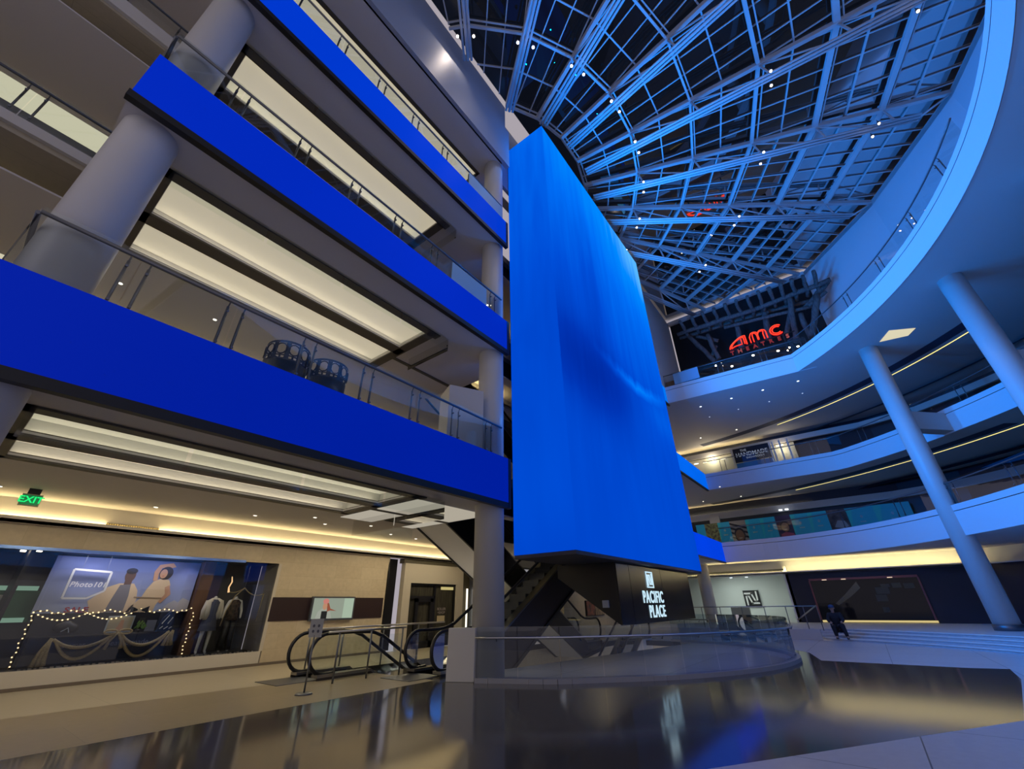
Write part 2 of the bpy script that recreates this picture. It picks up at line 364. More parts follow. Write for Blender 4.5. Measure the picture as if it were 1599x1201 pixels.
# radial stub beams between the columns and the middle ring
for (x, y), (ux, uy) in [((cols[i]), (math.cos(R(a)), math.sin(R(a)))) for i, a in ((0, -44), (1, -60), (2, -76))]:
    b = MB(); b.ext([(x - uy * .3, y + ux * .3, 9.0), (x + uy * .3, y - ux * .3, 9.0), (x + uy * .3 + ux * 3.4, y - ux * .3 + uy * 3.4, 9.0), (x - uy * .3 + ux * 3.4, y + ux * .3 + uy * 3.4, 9.0)], (0, 0, .95)); st(b.build('trim_5', PLASTER))
# right back walls -----------------------------------------------------------
def wallpath(name, pts, z0, z1, m, th=.2):
    b = MB()
    for (x0, y0), (x1, y1) in zip(pts, pts[1:]):
        d = Vector((x1 - x0, y1 - y0, 0)).normalized(); n = Vector((-d.y, d.x, 0)) * th
        b.ext([(x0, y0, z0), (x1, y1, z0), (x1 + n.x, y1 + n.y, z0), (x0 + n.x, y0 + n.y, z0)], (0, 0, z1 - z0))
    return st(b.build(name, m))
WP = arc(31.5, -33, -100, 14)
wallpath('wall_right', [(39.5, 12.5), (39.6, -4)] + WP[1:], T[0], 8.95, NAVY)
wallpath('wall_right', [(39.5, 12.5), (39.6, -4)] + WP[1:], T[1], 13.87, NAVY)
wallpath('wall_right', [(39.2, 12.5), (39.3, -3.6)] + arc(31.2, -33, -100, 14)[1:], 7.75, 8.25, PLASTER)
wallpath('wall_right', [(38.6, 12.5), (38.7, -3.4)] + arc(30.6, -33, -100, 14)[1:], 12.95, 13.35, PLASTER)
for z, x, y0, lab in ((8.20, 39.42, 0.6, 'warm cove light strip on the right side above the blue hoarding'), (13.30, 38.84, 3.4, 'warm cove light strip on the right side above the market shop')):
    c = MB(); c.box(x, x + .05, y0, 12, z, z + .03); tag(c.build('cove_light', COVE), lab, 'light strip')
# ground right wall: glowing cove, dark shop front wall, lobby
wallpath('wall_right', [(34.9, 3.9), (34.9, -5.5)] + arc(27.5, -40, -95, 12)[1:], .3, 3.2, NAVY)
wallpath('wall_right', [(35.3, 12.5), (35.3, -5.7)] + arc(28.0, -40, -95, 12)[1:], 3.1, 3.97, WHITE)
b = MB(); b.box(34.55, 35.3, -5.6, 12.5, 3.14, 3.2); b.box(34.55, 34.59, -5.6, 12.5, 3.14, 3.27); pts = arc(27.3, -41, -95, 12)
for (x0, y0), (x1, y1) in zip(pts, pts[1:]):
    d = Vector((x1 - x0, y1 - y0)).normalized(); n = Vector((-d.y, d.x)) * .8; b.prism([(x0, y0), (x1, y1), (x1 + n.x, y1 + n.y), (x0 + n.x, y0 + n.y)], 3.14, 3.2)
st(b.build('trim_6', WHITE))
c = MB(); c.box(34.66, 34.72, -5, 12, 3.205, 3.225); tag(c.build('cove_light', emis('cove_bright', (1, .80, .36), 45)), 'bright warm cove light strip above the dark shop front on the right', 'light strip')
# lobby behind
b = MB(); b.box(40, 40.2, 3.5, 12.5, .3, 3.6); st(b.build('wall_right', mat('lobby_wall', (.72, .76, .72), .6)))
b = MB(); b.box(34.9, 40, 3.75, 4.0, .3, 3.6); st(b.build('wall_right', WHITE))
b = MB(); b.box(34.8, 40, 3.9, 12.5, 3.35, 3.45); st(b.build('ceiling', BLACK))
# raised platform with bench steps
stp = lambda off: [(x + off * .62, y * 1.0) for x, y in [(25.2, 8.5), (25.0, 2.0), (24.1, .4), (23.0, -1.2), (21.9, -2.4), (20.9, -3.3), (19.5, -4.3), (17.5, -5.3), (14.5, -6.0)]]
for i in range(4):
    pth = smooth([(x + i * .55, y - i * .35) for x, y in [(25.3, 2.0), (24.3, .4), (23.1, -1.2), (21.95, -2.45), (20.9, -3.3), (19.3, -4.3), (16.5, -5.4), (12.5, -6.0)]], 4)
    poly = pth + [(12.5, -22), (45, -22), (45, 12.5), (25.3 + (0 if i < 3 else .6), 12.5), (25.3 + i * .55, 2.3)]
    b = MB(); zt = [.09, .18, .27, .35][i]; zb = [0, .09, .18, .27][i]
    if i == 3: floorpoly('floor', poly, [], zt, STEPM, .08)
    else: floorpoly('floor', poly, [], zt, STEPM, .09)
    b = MB(); b.tube([(x - .01, y + .01, zt - .012) for x, y in pth], .02, 6); st(b.build('trim_13', WHITE))
b = MB(); b.box(25.0, 25.35, 2.1, 12.5, 0, .9 * .45); st(b.build('wall_right', PLASTER))
# upper theatre level: walls of the skylight well -----------------------------
ribang = lambda j: -142.74 + 14.89 * j
HUB = (13.32, 12.27); ZR = 24.0; RK = lambda k: 6.596 + 3.085 * (k - 1)
def rp(j, r, z=ZR): return Vector((HUB[0] + r * math.cos(R(ribang(j))), HUB[1] + r * math.sin(R(ribang(j))), z))
w7 = [rp(j, RK(7) + .1) for j in (0, 1, 2, 3, 4, 5, 6)]
w7 = [(p.x, p.y) for p in w7] + [(33.2, -3.75)]
wallpath('wall_right', w7[3:], T[2], 24.05, FASCIA, .25)
b = MB(); b.box(33.1, 33.3, -3.75, 6.9, T[2], 24.0); st(b.build('wall_far', BLACK))
b = MB(); b.box(22, 33.1, 7.0, 7.2, T[2], 24.0); st(b.build('wall_left', PLASTER))
b = MB()
for (x0, y0), (x1, y1) in zip(w7[3:], w7[4:]): b.bar((x0, y0, 23.9), (x1, y1, 23.9), .5, .35)
b.bar((33.0, -3.6, 23.9), (33.0, 7, 23.9), .3, .35); st(b.build('trim_7', TRUSSM))
# ---------------------------------------------------------------- skylight
YC = 7.12; XC = 33.05
def clip(a, b):
    a, b = Vector(a), Vector(b)
    for ax, lim in ((1, YC), (0, XC)):
        da, db = a[ax] - lim, b[ax] - lim
        if da > 0 and db > 0: return None
        if da > 0: a = a + (b - a) * (da / (da - db))
        elif db > 0: b = b + (a - b) * (db / (db - da))
    return (a, b) if (b - a).length > .05 else None
ORD = ['first', 'second', 'third', 'fourth', 'fifth', 'sixth', 'seventh', 'eighth', 'ninth', 'tenth']
LOWZ = 22.72
for n_, j in enumerate(range(-1, 9)):
    # truss
    s = clip(rp(j, RK(1)), rp(j, RK(7)))
    if not s: continue
    a, e = s; d = (e - a).normalized(); side = Vector((-d.y, d.x, 0))
    t = thing('roof_truss', f'{ORD[n_]} radiating skylight truss counted from the left facade round to the theatre wall', 'roof truss', tuple(a))
    b = MB(); b.bar(a, e, .17, .26); b.build('top_chord', TRUSSM, t)
    L = (e - a).length; low0 = a + d * min(.4, L * .1); low0.z = LOWZ; low1 = e - d * 1.9; low1.z = LOWZ + .05
    if L < 4: low1 = e - d * .3; low1.z = LOWZ
    b = MB()
    for o_ in (-.16, 0, .16): b.tube([low0 + side * o_, low1 + side * o_], .055 if o_ else .07, 8)
    b.build('bottom_chord', TRUSSM, t)
    b = MB(); b.tube([low1, e], .05, 6); b.build('end_brace', TRUSSM, t)
    for k in range(1, 8):
        p = rp(j, RK(k)); u = (p - a).dot(d)
        if 0.3 < u < L - 1.2:
            q = p.copy() + d * .25; q.z = LOWZ; b = MB(); b.tube([p, q], .055, 6)
            q2 = p + d * 3.0; q2.z = LOWZ
            if (q2 - a).dot(d) < L - 1.9: b.tube([p + Vector((0, 0, -.1)), q2], .045, 6)
            b.build('web_strut', TRUSSM, t)
# concentric beams
b_names = ['innermost', 'second', 'third', 'fourth', 'fifth', 'sixth']
for k in range(1, 7):
    t = None
    for j in range(-2, 8):
        s = clip(rp(j, RK(k)), rp(j + 1, RK(k)))
        if not s: continue
        if t is None: t = thing('skylight_ring_beam', f'{b_names[k-1]} concentric polygonal beam of the skylight, counted outwards from the LED tower', 'roof beam', tuple(s[0]))
        b = MB(); wd = .10 if k < 4 else (.16 if k == 4 else .26)
        b.bar(s[0], s[1], wd, .16)
        off = Vector((0, 0, .0)); nrm = (s[1] - s[0]).cross(Vector((0, 0, 1))).normalized()
        mid = (s[0] + s[1]) / 2; hv = Vector((HUB[0], HUB[1], ZR)) - mid; nrm = nrm if nrm.dot(hv) < 0 else -nrm
        dd = nrm * (.17 if k < 4 else .3); b.bar(s[0] + dd + Vector((0, 0, .12)), s[1] + dd + Vector((0, 0, .12)), .06, .06)
        b.build('beam_segment', TRUSSM, t)
# glass with mullions
g = MB(); g.cs = False
poly = [(-6.5, YC)] + [(p.x, p.y) for p in (rp(j, RK(8)) for j in range(-1, 7))] + [(XC, -6), (XC, YC)]
g.quad(*[(x, y, ZR + .32) for x, y in poly][::1]); go = st(g.build('window_1', SKYGLASS))
m = MB()
for k in range(0, 8):
    for j in range(-2, 8):
        r = RK(k + .5) if k else RK(.5)
        s = clip(rp(j, r, ZR + .26), rp(j + 1, r, ZR + .26))
        if s: m.bar(s[0], s[1], .065 if k < 5 else .09, .08)
        # rungs in bay j, between ring k and k+1
        if k == 0: continue
        a0, a1 = rp(j, RK(k) * 1.0, ZR + .26), rp(j + 1, RK(k), ZR + .26); o0, o1 = rp(j, RK(k + 1), ZR + .26), rp(j + 1, RK(k + 1), ZR + .26)
        t_ = (a1 - a0).normalized(); mid0 = (a0 + a1) / 2; mid1 = (o0 + o1) / 2; ha = (a1 - a0).length / 2; hb = (o1 - o0).length / 2; n = mid1 - mid0
        for q in range(-5, 6):
            off = (q + .5) * .83
            if abs(off) < hb:
                st_ = 0 if abs(off) <= ha else (abs(off) - ha) / (hb - ha)
                s = clip(mid0 + t_ * off + n * st_, mid1 + t_ * off)
                if s: m.bar(s[0], s[1], .05, .07)
mo = m.build('mullion_grid', TRUSSM); mo.parent = go
# spotlights on the trusses
sp0 = None; ns = 0
for k, js in ((2, range(0, 8)), (4, range(3, 8)), (5.7, (4, 5))):
    for j in js:
        for sgn in (-1, 1):
            p = rp(j, RK(k) + .15, LOWZ - .15); d = rp(j, 10) - rp(j, 9); side = Vector((-d.y, d.x, 0)).normalized(); p = p + side * .34 * sgn
            if p.y > YC - .3 or p.x > XC - .5: continue
            ring = {2: 'second', 4: 'fourth', 5.7: 'outer'}[k]; tr = ORD[j + 1]
            lab = f'{"left" if sgn < 0 else "right"} spotlight of the pair on the {tr} roof truss at the {ring} ring'
            if sp0 is None:
                t = thing('roof_spotlight', lab, 'spotlight', tuple(p), 'spotlights on the skylight trusses')
                b = MB(); b.tube([p + Vector((0, 0, .16)), p + Vector((0, 0, .02))], [.05, .08], 12); b.build('lamp_housing', STEELD, t)
                b = MB(); b.tube([p + Vector((0, 0, .018)), p + Vector((0, 0, -.02))], [.055, .042], 12); b.build('lens', SPOTE, t)
                b = MB(); b.tube([p + Vector((0, 0, .14)), p + Vector((0, 0, .3))], .015, 6); b.build('bracket', STEELD, t); sp0 = t
            else: dup(sp0, tuple(p), lab)
            if sgn < 0:
                q = p - side * -.34; lamp('roof_spot_light', 'SPOT', (q.x, q.y, q.z - .12), (q.x + (q.x - 15) * .25, q.y + (q.y - 3) * .1, 0), (1, .83, .70), 95, .1, 120, .8)
# ---------------------------------------------------------------- ribbon LED screens
SCOL = [((0, .0125, .34), 'lowest'), ((0, .022, .50), 'middle'), ((0, .040, .62), 'upper')]
def display_blue(name, col, s=1.0):
    m = bpy.data.materials.new(name); m.use_nodes = True; nt = m.node_tree; nt.nodes.clear(); L = nt.links.new
    o = nt.nodes.new('ShaderNodeOutputMaterial'); e = nt.nodes.new('ShaderNodeEmission'); tc = nt.nodes.new('ShaderNodeTexCoord')
    n = nt.nodes.new('ShaderNodeTexNoise'); n.inputs['Scale'].default_value = .25; n.inputs['Detail'].default_value = 1
    r = nt.nodes.new('ShaderNodeValToRGB'); r.color_ramp.elements[0].color = (*[c * .9 for c in col], 1); r.color_ramp.elements[1].color = (*[c * 1.12 for c in col], 1)
    g = nt.nodes.new('ShaderNodeBsdfGlossy'); g.inputs['Roughness'].default_value = .35; g.inputs[0].default_value = (.006, .006, .008, 1); a = nt.nodes.new('ShaderNodeAddShader')
    L(tc.outputs['Object'], n.inputs['Vector']); L(n.outputs['Fac'], r.inputs[0]); L(r.outputs[0], e.inputs[0]); e.inputs[1].default_value = s
    L(e.outputs[0], a.inputs[0]); L(g.outputs[0], a.inputs[1]); L(a.outputs[0], o.inputs[0]); return m
for k in range(3):
    col, nm = SCOL[k]; mm = display_blue('led_blue_%d' % k, col)
    x0 = -8 if k == 0 else -.86
    t = thing('led_ribbon_screen', f'long plain royal blue LED ribbon screen on the {nm} left balcony edge', 'screen', (x0, YS, B[k]))
    b = MB(); b.box(x0, 9.0, YS, YS + .04, B[k] + .02, T[k]); b.build('display', mm, t)
    b = MB(); b.box(x0 - .03, 9.02, YS - .01, YS + .12, B[k] - .13, B[k] + .02); b.box(9.0, 9.12, YS - .01, YS + .12, B[k] - .13, T[k]); b.build('bezel', BLACK, t)
    t = thing('led_ribbon_screen', f'short end of the {nm} blue ribbon screen seen right of the LED tower', 'screen', (22, YS, B[k]))
    b = MB(); b.box(22, XR[k], YS, YS + .04, B[k], T[k]); b.build('display', display_blue('led_far_%d' % k, [(0, .05, .75), (0, .13, .85), (0, .17, .85)][k]), t)
    b = MB(); b.box(22, XR[k] - .02, YS - .01, YS + .12, B[k] - .1, B[k]); b.build('bezel', BLACK, t)
# ---------------------------------------------------------------- LED tower
def water(name, face):
    m = bpy.data.materials.new(name); m.use_nodes = True; nt = m.node_tree; nt.nodes.clear(); L = nt.links.new
    N = nt.nodes.new; o = N('ShaderNodeOutputMaterial'); e = N('ShaderNodeEmission'); tc = N('ShaderNodeTexCoord')
    def mth(op, a, b=None, c=None, clamp=False):
        q = N('ShaderNodeMath'); q.operation = op; q.use_clamp = clamp
        for i, v in enumerate((a, b, c)):
            if v is None: continue
            if isinstance(v, (int, float)): q.inputs[i].default_value = v
            else: L(v, q.inputs[i])
        return q.outputs[0]
    sp = N('ShaderNodeSeparateXYZ'); L(tc.outputs['Object'], sp.inputs[0])
    zz = mth('DIVIDE', sp.outputs[2], 19.2)             # 0 bottom .. 1 top
    xx = mth('DIVIDE', sp.outputs[0], 11.55) if face == 'long' else mth('DIVIDE', sp.outputs[1], 2.06)
    mp = N('ShaderNodeMapping'); mp.inputs['Scale'].default_value = (.22, .3, .10) if face == 'long' else (.3, .35, .16); mp.inputs['Rotation'].default_value = (0, R(25), 0)
    L(tc.outputs['Object'], mp.inputs[0])
    n = N('ShaderNodeTexNoise'); n.inputs['Scale'].default_value = 1.0; n.inputs['Detail'].default_value = 4; n.inputs['Distortion'].default_value = .8; L(mp.outputs[0], n.inputs['Vector'])
    mp2 = N('ShaderNodeMapping'); mp2.inputs['Scale'].default_value = (1.2, 1.2, .12); mp2.inputs['Rotation'].default_value = (0, R(12), 0); L(tc.outputs['Object'], mp2.inputs[0])
    n2 = N('ShaderNodeTexNoise'); n2.inputs['Scale'].default_value = 1.6; n2.inputs['Detail'].default_value = 3; L(mp2.outputs[0], n2.inputs['Vector'])
    def blob(u, v, ru, rv, amp):
        du = mth('DIVIDE', mth('SUBTRACT', xx, u), ru); dv = mth('DIVIDE', mth('SUBTRACT', zz, v), rv)
        return mth('MULTIPLY', mth('EXPONENT', mth('MULTIPLY', mth('ADD', mth('MULTIPLY', du, du), mth('MULTIPLY', dv, dv)), -1.0)), amp)
    if face == 'long':
        v = mth('MULTIPLY_ADD', zz, .30, .37)
        for args in ((.22, .34, .42, .09, -.26), (.30, .60, .10, .20, -.10), (.10, .45, .35, .16, -.07), (1.0, 1.0, .55, .28, .34), (.12, 1.05, .35, .22, .10), (.62, .30, .25, .05, .05), (.85, .36, .2, .05, .10), (.4, .0, .8, .14, .05)): v = mth('ADD', v, blob(*args))
        um = mth('SUBTRACT', xx, .5)
        cur = mth('MULTIPLY_ADD', mth('MULTIPLY', um, um), .2, .40)
        sl = mth('SUBTRACT', zz, mth('ADD', cur, mth('MULTIPLY', mth('SUBTRACT', n2.outputs['Fac'], .5), .03)))
        sk = mth('SUBTRACT', 1.0, mth('MULTIPLY', mth('ABSOLUTE', sl), 42), None, True)
        sk = mth('MULTIPLY', sk, mth('SUBTRACT', 1.0, mth('MULTIPLY', mth('ABSOLUTE', mth('SUBTRACT', xx, .62)), 2.4), None, True))
        v = mth('ADD', v, mth('MULTIPLY', sk, .34))
    else:
        v = mth('MULTIPLY_ADD', zz, .22, .39); v = mth('ADD', v, blob(1, .42, 2, .15, -.05)); v = mth('ADD', v, blob(.5, 0.08, 1.5, .1, .05))
    v = mth('ADD', v, mth('MULTIPLY', mth('SUBTRACT', n.outputs['Fac'], .5), .12))
    v = mth('ADD', v, mth('MULTIPLY', mth('SUBTRACT', n2.outputs['Fac'], .5), mth('MULTIPLY_ADD', zz, .22, .02)), None, True)
    r = N('ShaderNodeValToRGB'); el = r.color_ramp.elements
    el[0].position = 0; el[0].color = (0, .012, .26, 1); el[1].position = 1; el[1].color = (.10, .48, 1.0, 1)
    for p, c in ((.28, (0, .035, .46, 1)), (.48, (0, .075, .68, 1)), (.68, (0, .155, .92, 1)), (.85, (0, .25, 1, 1))):
        q = el.new(p); q.color = c
    L(v, r.inputs[0]); L(r.outputs[0], e.inputs[0]); e.inputs[1].default_value = 1.0; L(e.outputs[0], o.inputs[0]); return m
TW = TOWER
tw = thing('led_tower', 'towering rectangular LED column showing rippling blue water over the atrium', 'screen', (TW['x0'], TW['y0'], TW['z0']))
b = MB(); b.box(TW['x0'], TW['x1'], TW['y0'], TW['y0'] + .05, TW['z0'], TW['z1']); b.build('long_display', water('led_water_long', 'long'), tw)
b = MB(); b.box(TW['x0'] - .002, TW['x0'] + .05, TW['y0'] + .0, TW['y1'], TW['z0'], TW['z1']); b.build('end_display', water('led_water_end', 'end'), tw)
b = MB(); b.box(TW['x0'] + .06, TW['x1'] - .01, TW['y0'] + .06, TW['y1'], TW['z0'] + .02, TW['z1'] - .02); b.build('core', BLACK, tw)
b = MB(); b.box(TW['x0'] + .03, TW['x1'], TW['y0'] + .03, TW['y1'], TW['z0'] - .10, TW['z0']); b.build('bottom_trim', mat('tower_soffit', (.05, .05, .055), .5), tw)
# black base block with the sign
BY = 6.0
tb = thing('tower_base', 'black panelled base block hanging under the LED tower with the white sign', 'base', (13.1, BY, .95))
b = MB(); b.ext([(13.1, BY, .95), (13.1, BY, 2.69), (13.1, 8.1, 2.69), (13.1, 8.1, 2.3)], (7.25, 0, 0)); b.build('body', BLACK, tb)
b = MB()
for x0, x1 in ((13.1, 14.05), (14.08, 16.95), (16.98, 20.35)): b.box(x0, x1, BY - .04, BY, .95, 2.66)
b.build('cladding_panel', CLAD, tb)
SIGNE = emis('sign_white', (.62, .86, 1.0), .95)
def on_base(px, py): pass
text('sign_text', 'PACIFIC', .52, (15.9, BY - .05, 1.70), (1, 0, 0), (0, 0, 1), SIGNE, tb, .01, .008, sx=.92, sp=1.16)
text('sign_text', 'PLACE', .52, (16.1, BY - .05, 1.26), (1, 0, 0), (0, 0, 1), SIGNE, tb, .01, .008, sx=.92, sp=1.16)
def logo(name, cx, cz, w, h, put, m, parent, frame=True, inv=False):
    """square frame around a slanted double N monogram; put(x, z, d) maps to 3D"""
    b = MB(); t = w * .09
    def q(pts): b.ext([put(x * w + cx, z * h + cz, 0) for x, z in pts], Vector(put(0, 0, 1)) - Vector(put(0, 0, 0)))
    if frame:
        for r_ in ((-.5, .5, .42, .5), (-.5, .5, -.5, -.42), (-.5, -.42, -.42, .42), (.42, .5, -.42, .42)): q([(r_[0], r_[2]), (r_[1], r_[2]), (r_[1], r_[3]), (r_[0], r_[3])])
    for sg in (1, -1):      # two interlocked angular strokes, each the other turned by half a turn
        P_ = [(-.34, .27), (.02, .27), (.17, -.17), (.29, -.17), (.29, .34)]
        for (xa, za), (xb, zb_) in zip(P_, P_[1:]):
            L = math.hypot(xb - xa, zb_ - za); ux, uz = (xb - xa) / L * .045, (zb_ - za) / L * .045
            q([(sg * x_, sg * z_) for x_, z_ in ((xa - ux - uz, za - uz + ux), (xa - ux + uz, za - uz - ux), (xb + ux + uz, zb_ + uz - ux), (xb + ux - uz, zb_ + uz + ux))])
    return b.build(name, m, parent)
logo('sign_logo', 15.75, 2.26, .62, .52, lambda x, z, d: (x, BY - .05 + d * -.02, z), SIGNE, tb)
b = MB(); b.box(13.03, 13.09, 6.32, 6.52, 1.42, 1.62); b.build('notice', mat('notice_grey', (.35, .38, .42), .4), tb)
# ---------------------------------------------------------------- railings
RT = .96
def railing(name, label, path, z, starts, parent_cat='railing', rail_m=STEELD, post_m=STEELD, gl=GLASS, close=.0, seams=None, post_r=.022):
    """glass balustrade along path: panes, pairs of posts and a handrail"""
    P = [Vector((x, y, z)) for x, y in path]; cum = [0]
    for a, b_ in zip(P, P[1:]): cum.append(cum[-1] + (b_ - a).length)
    def at(s):
        for i in range(len(P) - 1):
            if s <= cum[i + 1] + 1e-6: return P[i].lerp(P[i + 1], (s - cum[i]) / max(1e-6, cum[i + 1] - cum[i])), (P[i + 1] - P[i]).normalized()
        return P[-1].copy(), (P[-1] - P[-2]).normalized()
    t = thing(name, label, parent_cat, tuple(P[0]))
    b = MB(); b.tube([p + Vector((0, 0, RT)) for p in P], .03, 8); b.build('handrail', rail_m, t)
    n = 0; s0, gap, step = starts; s = s0; cuts = [0.0]; rp_ = None
    while s < cum[-1] - .1 and n < 90:
        for ds in (0, gap):
            p, d = at(s + ds); nn = Vector((-d.y, d.x, 0)) * .05
            if s + ds > cum[-1]: break
            b = MB(); q = p + nn; b.tube([q, q + Vector((0, 0, RT - .1))], post_r, 6); b.tube([q + Vector((0, 0, RT - .1)), q + Vector((0, 0, RT)) - nn], .012, 5)
            for zz in (.12, .74): b.tube([q + Vector((0, 0, zz)), q + Vector((0, 0, zz)) - nn * 1.3], .022, 6)
            b.build('post', post_m, t); n += 1
        cuts.append(s + gap / 2); s += step
    cuts.append(cum[-1]); cuts = sorted(set(c for c in cuts if 0 <= c <= cum[-1]))
    for c0, c1 in zip(cuts, cuts[1:]):
        if c1 - c0 < .1: continue
        inner = [c0 + .008] + [c for c in cum if c0 + .05 < c < c1 - .05] + [c1 - .008]; b = MB()
        for u, v in zip(inner, inner[1:]):
            a, c = at(u)[0], at(v)[0]; b.quad(a + Vector((0, 0, .02)), c + Vector((0, 0, .02)), c + Vector((0, 0, RT + .1)), a + Vector((0, 0, RT + .1)))
        b.build('glass_pane', gl, t)
    return t
for k in range(3):
    nm = ('lowest', 'middle', 'upper')[k]
    x0 = -.84
    railing('glass_railing', f'glass railing with paired posts on top of the {nm} left blue screen', [(x0, YS + .16), (8.9, YS + .16)], T[k], (.13 - x0 if k == 0 else .24 - x0, .24, 1.35))
    railing('glass_railing', f'short glass railing turning back at the left end of the {nm} screen', [(-.86, 10.5), (-.86, YS + .2)], T[k], (1.2, .25, 5))
railing('glass_railing', 'glass railing of the lower side balcony at the far left edge', [(-7.5, 10.5), (-1.0, 10.5)], T[1] + .05, (1.2, .28, 1.3))
railing('glass_railing', 'glass railing of the upper side balcony in the top left corner', [(-7.5, 10.6), (-1.0, 10.6)], T[2] + .05, (1.0, .28, 1.3))
# smoke curtains
def curtain(label, pts, z0, z1):
    t = thing('glass_smoke_curtain', label, 'glass curtain', (*pts[0], z1))
    for (x0, y0), (x1, y1) in zip(pts, pts[1:]):
        L = math.hypot(x1 - x0, y1 - y0); n = max(1, round(L / 1.75))
        for i in range(n):
            a = (x0 + (x1 - x0) * (i / n + .004), y0 + (y1 - y0) * (i / n + .004)); c = (x0 + (x1 - x0) * ((i + 1) / n - .004), y0 + (y1 - y0) * ((i + 1) / n - .004))
            b = MB(); b.quad((*a, z0), (*c, z0), (*c, z1), (*a, z1)); b.build('glass_pane', GLASS, t)
    return t
for k, nm in ((0, 'ground floor ceiling'), (1, 'first balcony ceiling'), (2, 'second balcony ceiling')):
    curtain(f'frameless glass smoke curtain hanging from the {nm}', [(0.0, 8.0), (7.6, 8.0), (7.6, 12.1), (10, 12.1)] if k < 1 else [(0.0, 8.0), (7.3, 8.0), (7.3, 9.9)], B[k] - .48, B[k] - .03)
# right side railings
def inset(path, d):
    out = []
    for i, p in enumerate(path):
        a = path[max(i - 1, 0)]; c = path[min(i + 1, len(path) - 1)]; t = Vector((c[0] - a[0], c[1] - a[1])).normalized(); out.append((p[0] + t.y * -d * -1 * -1, p[1] + t.x * d))
    return out
railing('glass_railing', 'glass railing around the azure ring balcony below the theatre sign', inset(e4, .12)[:26], T[2], (1.0, .3, 2.6))
railing('glass_railing', 'glass railing of the middle right balcony in front of the market shop', inset(e3, .12)[:22], T[1], (1.2, .35, 2.9))
railing('glass_railing', 'glass railing of the lowest right balcony in front of the blue hoarding', inset(e2, .12)[:32], T[0], (7.5, .35, 3.2), gl=WELLGLASS)
# well balustrade
wf = [p for p in well_front]
wf = [(8.44, 7.56), (8.58, 7.28)] + wf
t = thing('well_balustrade', 'curved glass balustrade with steel handrail around the escalator well in the floor', 'railing', (8.75, 7.0, 0))
P = [Vector((x, y, 0)) for x, y in wf]; cum = [0]
for a, c in zip(P, P[1:]): cum.append(cum[-1] + (c - a).length)
def wat(s):
    for i in range(len(P) - 1):
        if s <= cum[i + 1] + 1e-6: return P[i].lerp(P[i + 1], (s - cum[i]) / (cum[i + 1] - cum[i])), (P[i + 1] - P[i]).normalized()
    return P[-1].copy(), (P[-1] - P[-2]).normalized()
b = MB(); N_ = 60; pr_ = [wat(cum[-1] * i / N_)[0] for i in range(N_ + 1)]
for a, c in zip(pr_, pr_[1:]):
    d = (c - a).normalized(); n = Vector((-d.y, d.x, 0)); b.ext([a - n * .10, c - n * .10, c + n * .12, a + n * .12], (0, 0, .09))
b.build('kerb', mat('kerb_stone', (.36, .36, .38), .35), t)
np_ = int(cum[-1] / .95)
for i in range(np_):
    b = MB(); u0, u1 = cum[-1] * i / np_ + .008, cum[-1] * (i + 1) / np_ - .008; pp = [wat(u0 + (u1 - u0) * q / 2)[0] for q in range(3)]
    for a, c in zip(pp, pp[1:]): b.quad(a + Vector((0, 0, .09)), c + Vector((0, 0, .09)), c + Vector((0, 0, 1.08)), a + Vector((0, 0, 1.08)))
    b.build('glass_pane', WELLGLASS, t)
inn = [wat(cum[-1] * i / N_) for i in range(N_ + 1)]
b = MB(); b.tube([p + Vector((-d.y, d.x, 0)) * -.09 + Vector((0, 0, .86)) for p, d in inn], .024, 8); b.build('handrail', STEEL, t)
for i in range(np_):
    p, d = wat(cum[-1] * (i + .5) / np_); n = Vector((-d.y, d.x, 0)); b = MB(); b.tube([p + Vector((0, 0, .80)), p - n * .06 + Vector((0, 0, .79)), p - n * .09 + Vector((0, 0, .85))], .011, 6); b.build('handrail_bracket', STEELD, t)
# parapet at the column foot
b = MB(); b.ext([(8.15, 8.22, 0), (8.42, 7.6, 0), (8.5, 7.6, 0), (8.5, 8.22, 0)], (0.02, 0, 1.06)); o = b.build('parapet', PLASTER, None, .01); tag(o, 'low pale parapet block in front of the round column foot', 'parapet')
# rail between parapet and down escalator
t = thing('queue_rail', 'steel rail with glass panes beside the escalator entries', 'railing', (6.6, 12.1, 0))
b = MB(); b.tube([(6.3, 10.3, 1.02), (8.6, 10.3, 1.04)], .025, 8); b.tube([(6.9, 12.3, 1.02), (12.0, 12.3, 1.04)], .025, 8); b.build('handrail', STEEL, t)
for x, y in ((6.6, 10.3), (7.5, 10.3), (8.5, 10.3), (7.0, 12.3), (8.0, 12.3), (9.4, 12.3), (10.8, 12.3)):
    b = MB(); b.tube([(x, y, 0), (x, y, 1.02)], .022, 8); b.build('post', STEELD, t)
b = MB(); b.quad((6.62, 10.3, .05), (8.5, 10.3, .05), (8.5, 10.3, .9), (6.62, 10.3, .9)); b.build('glass_pane', GLASS, t)
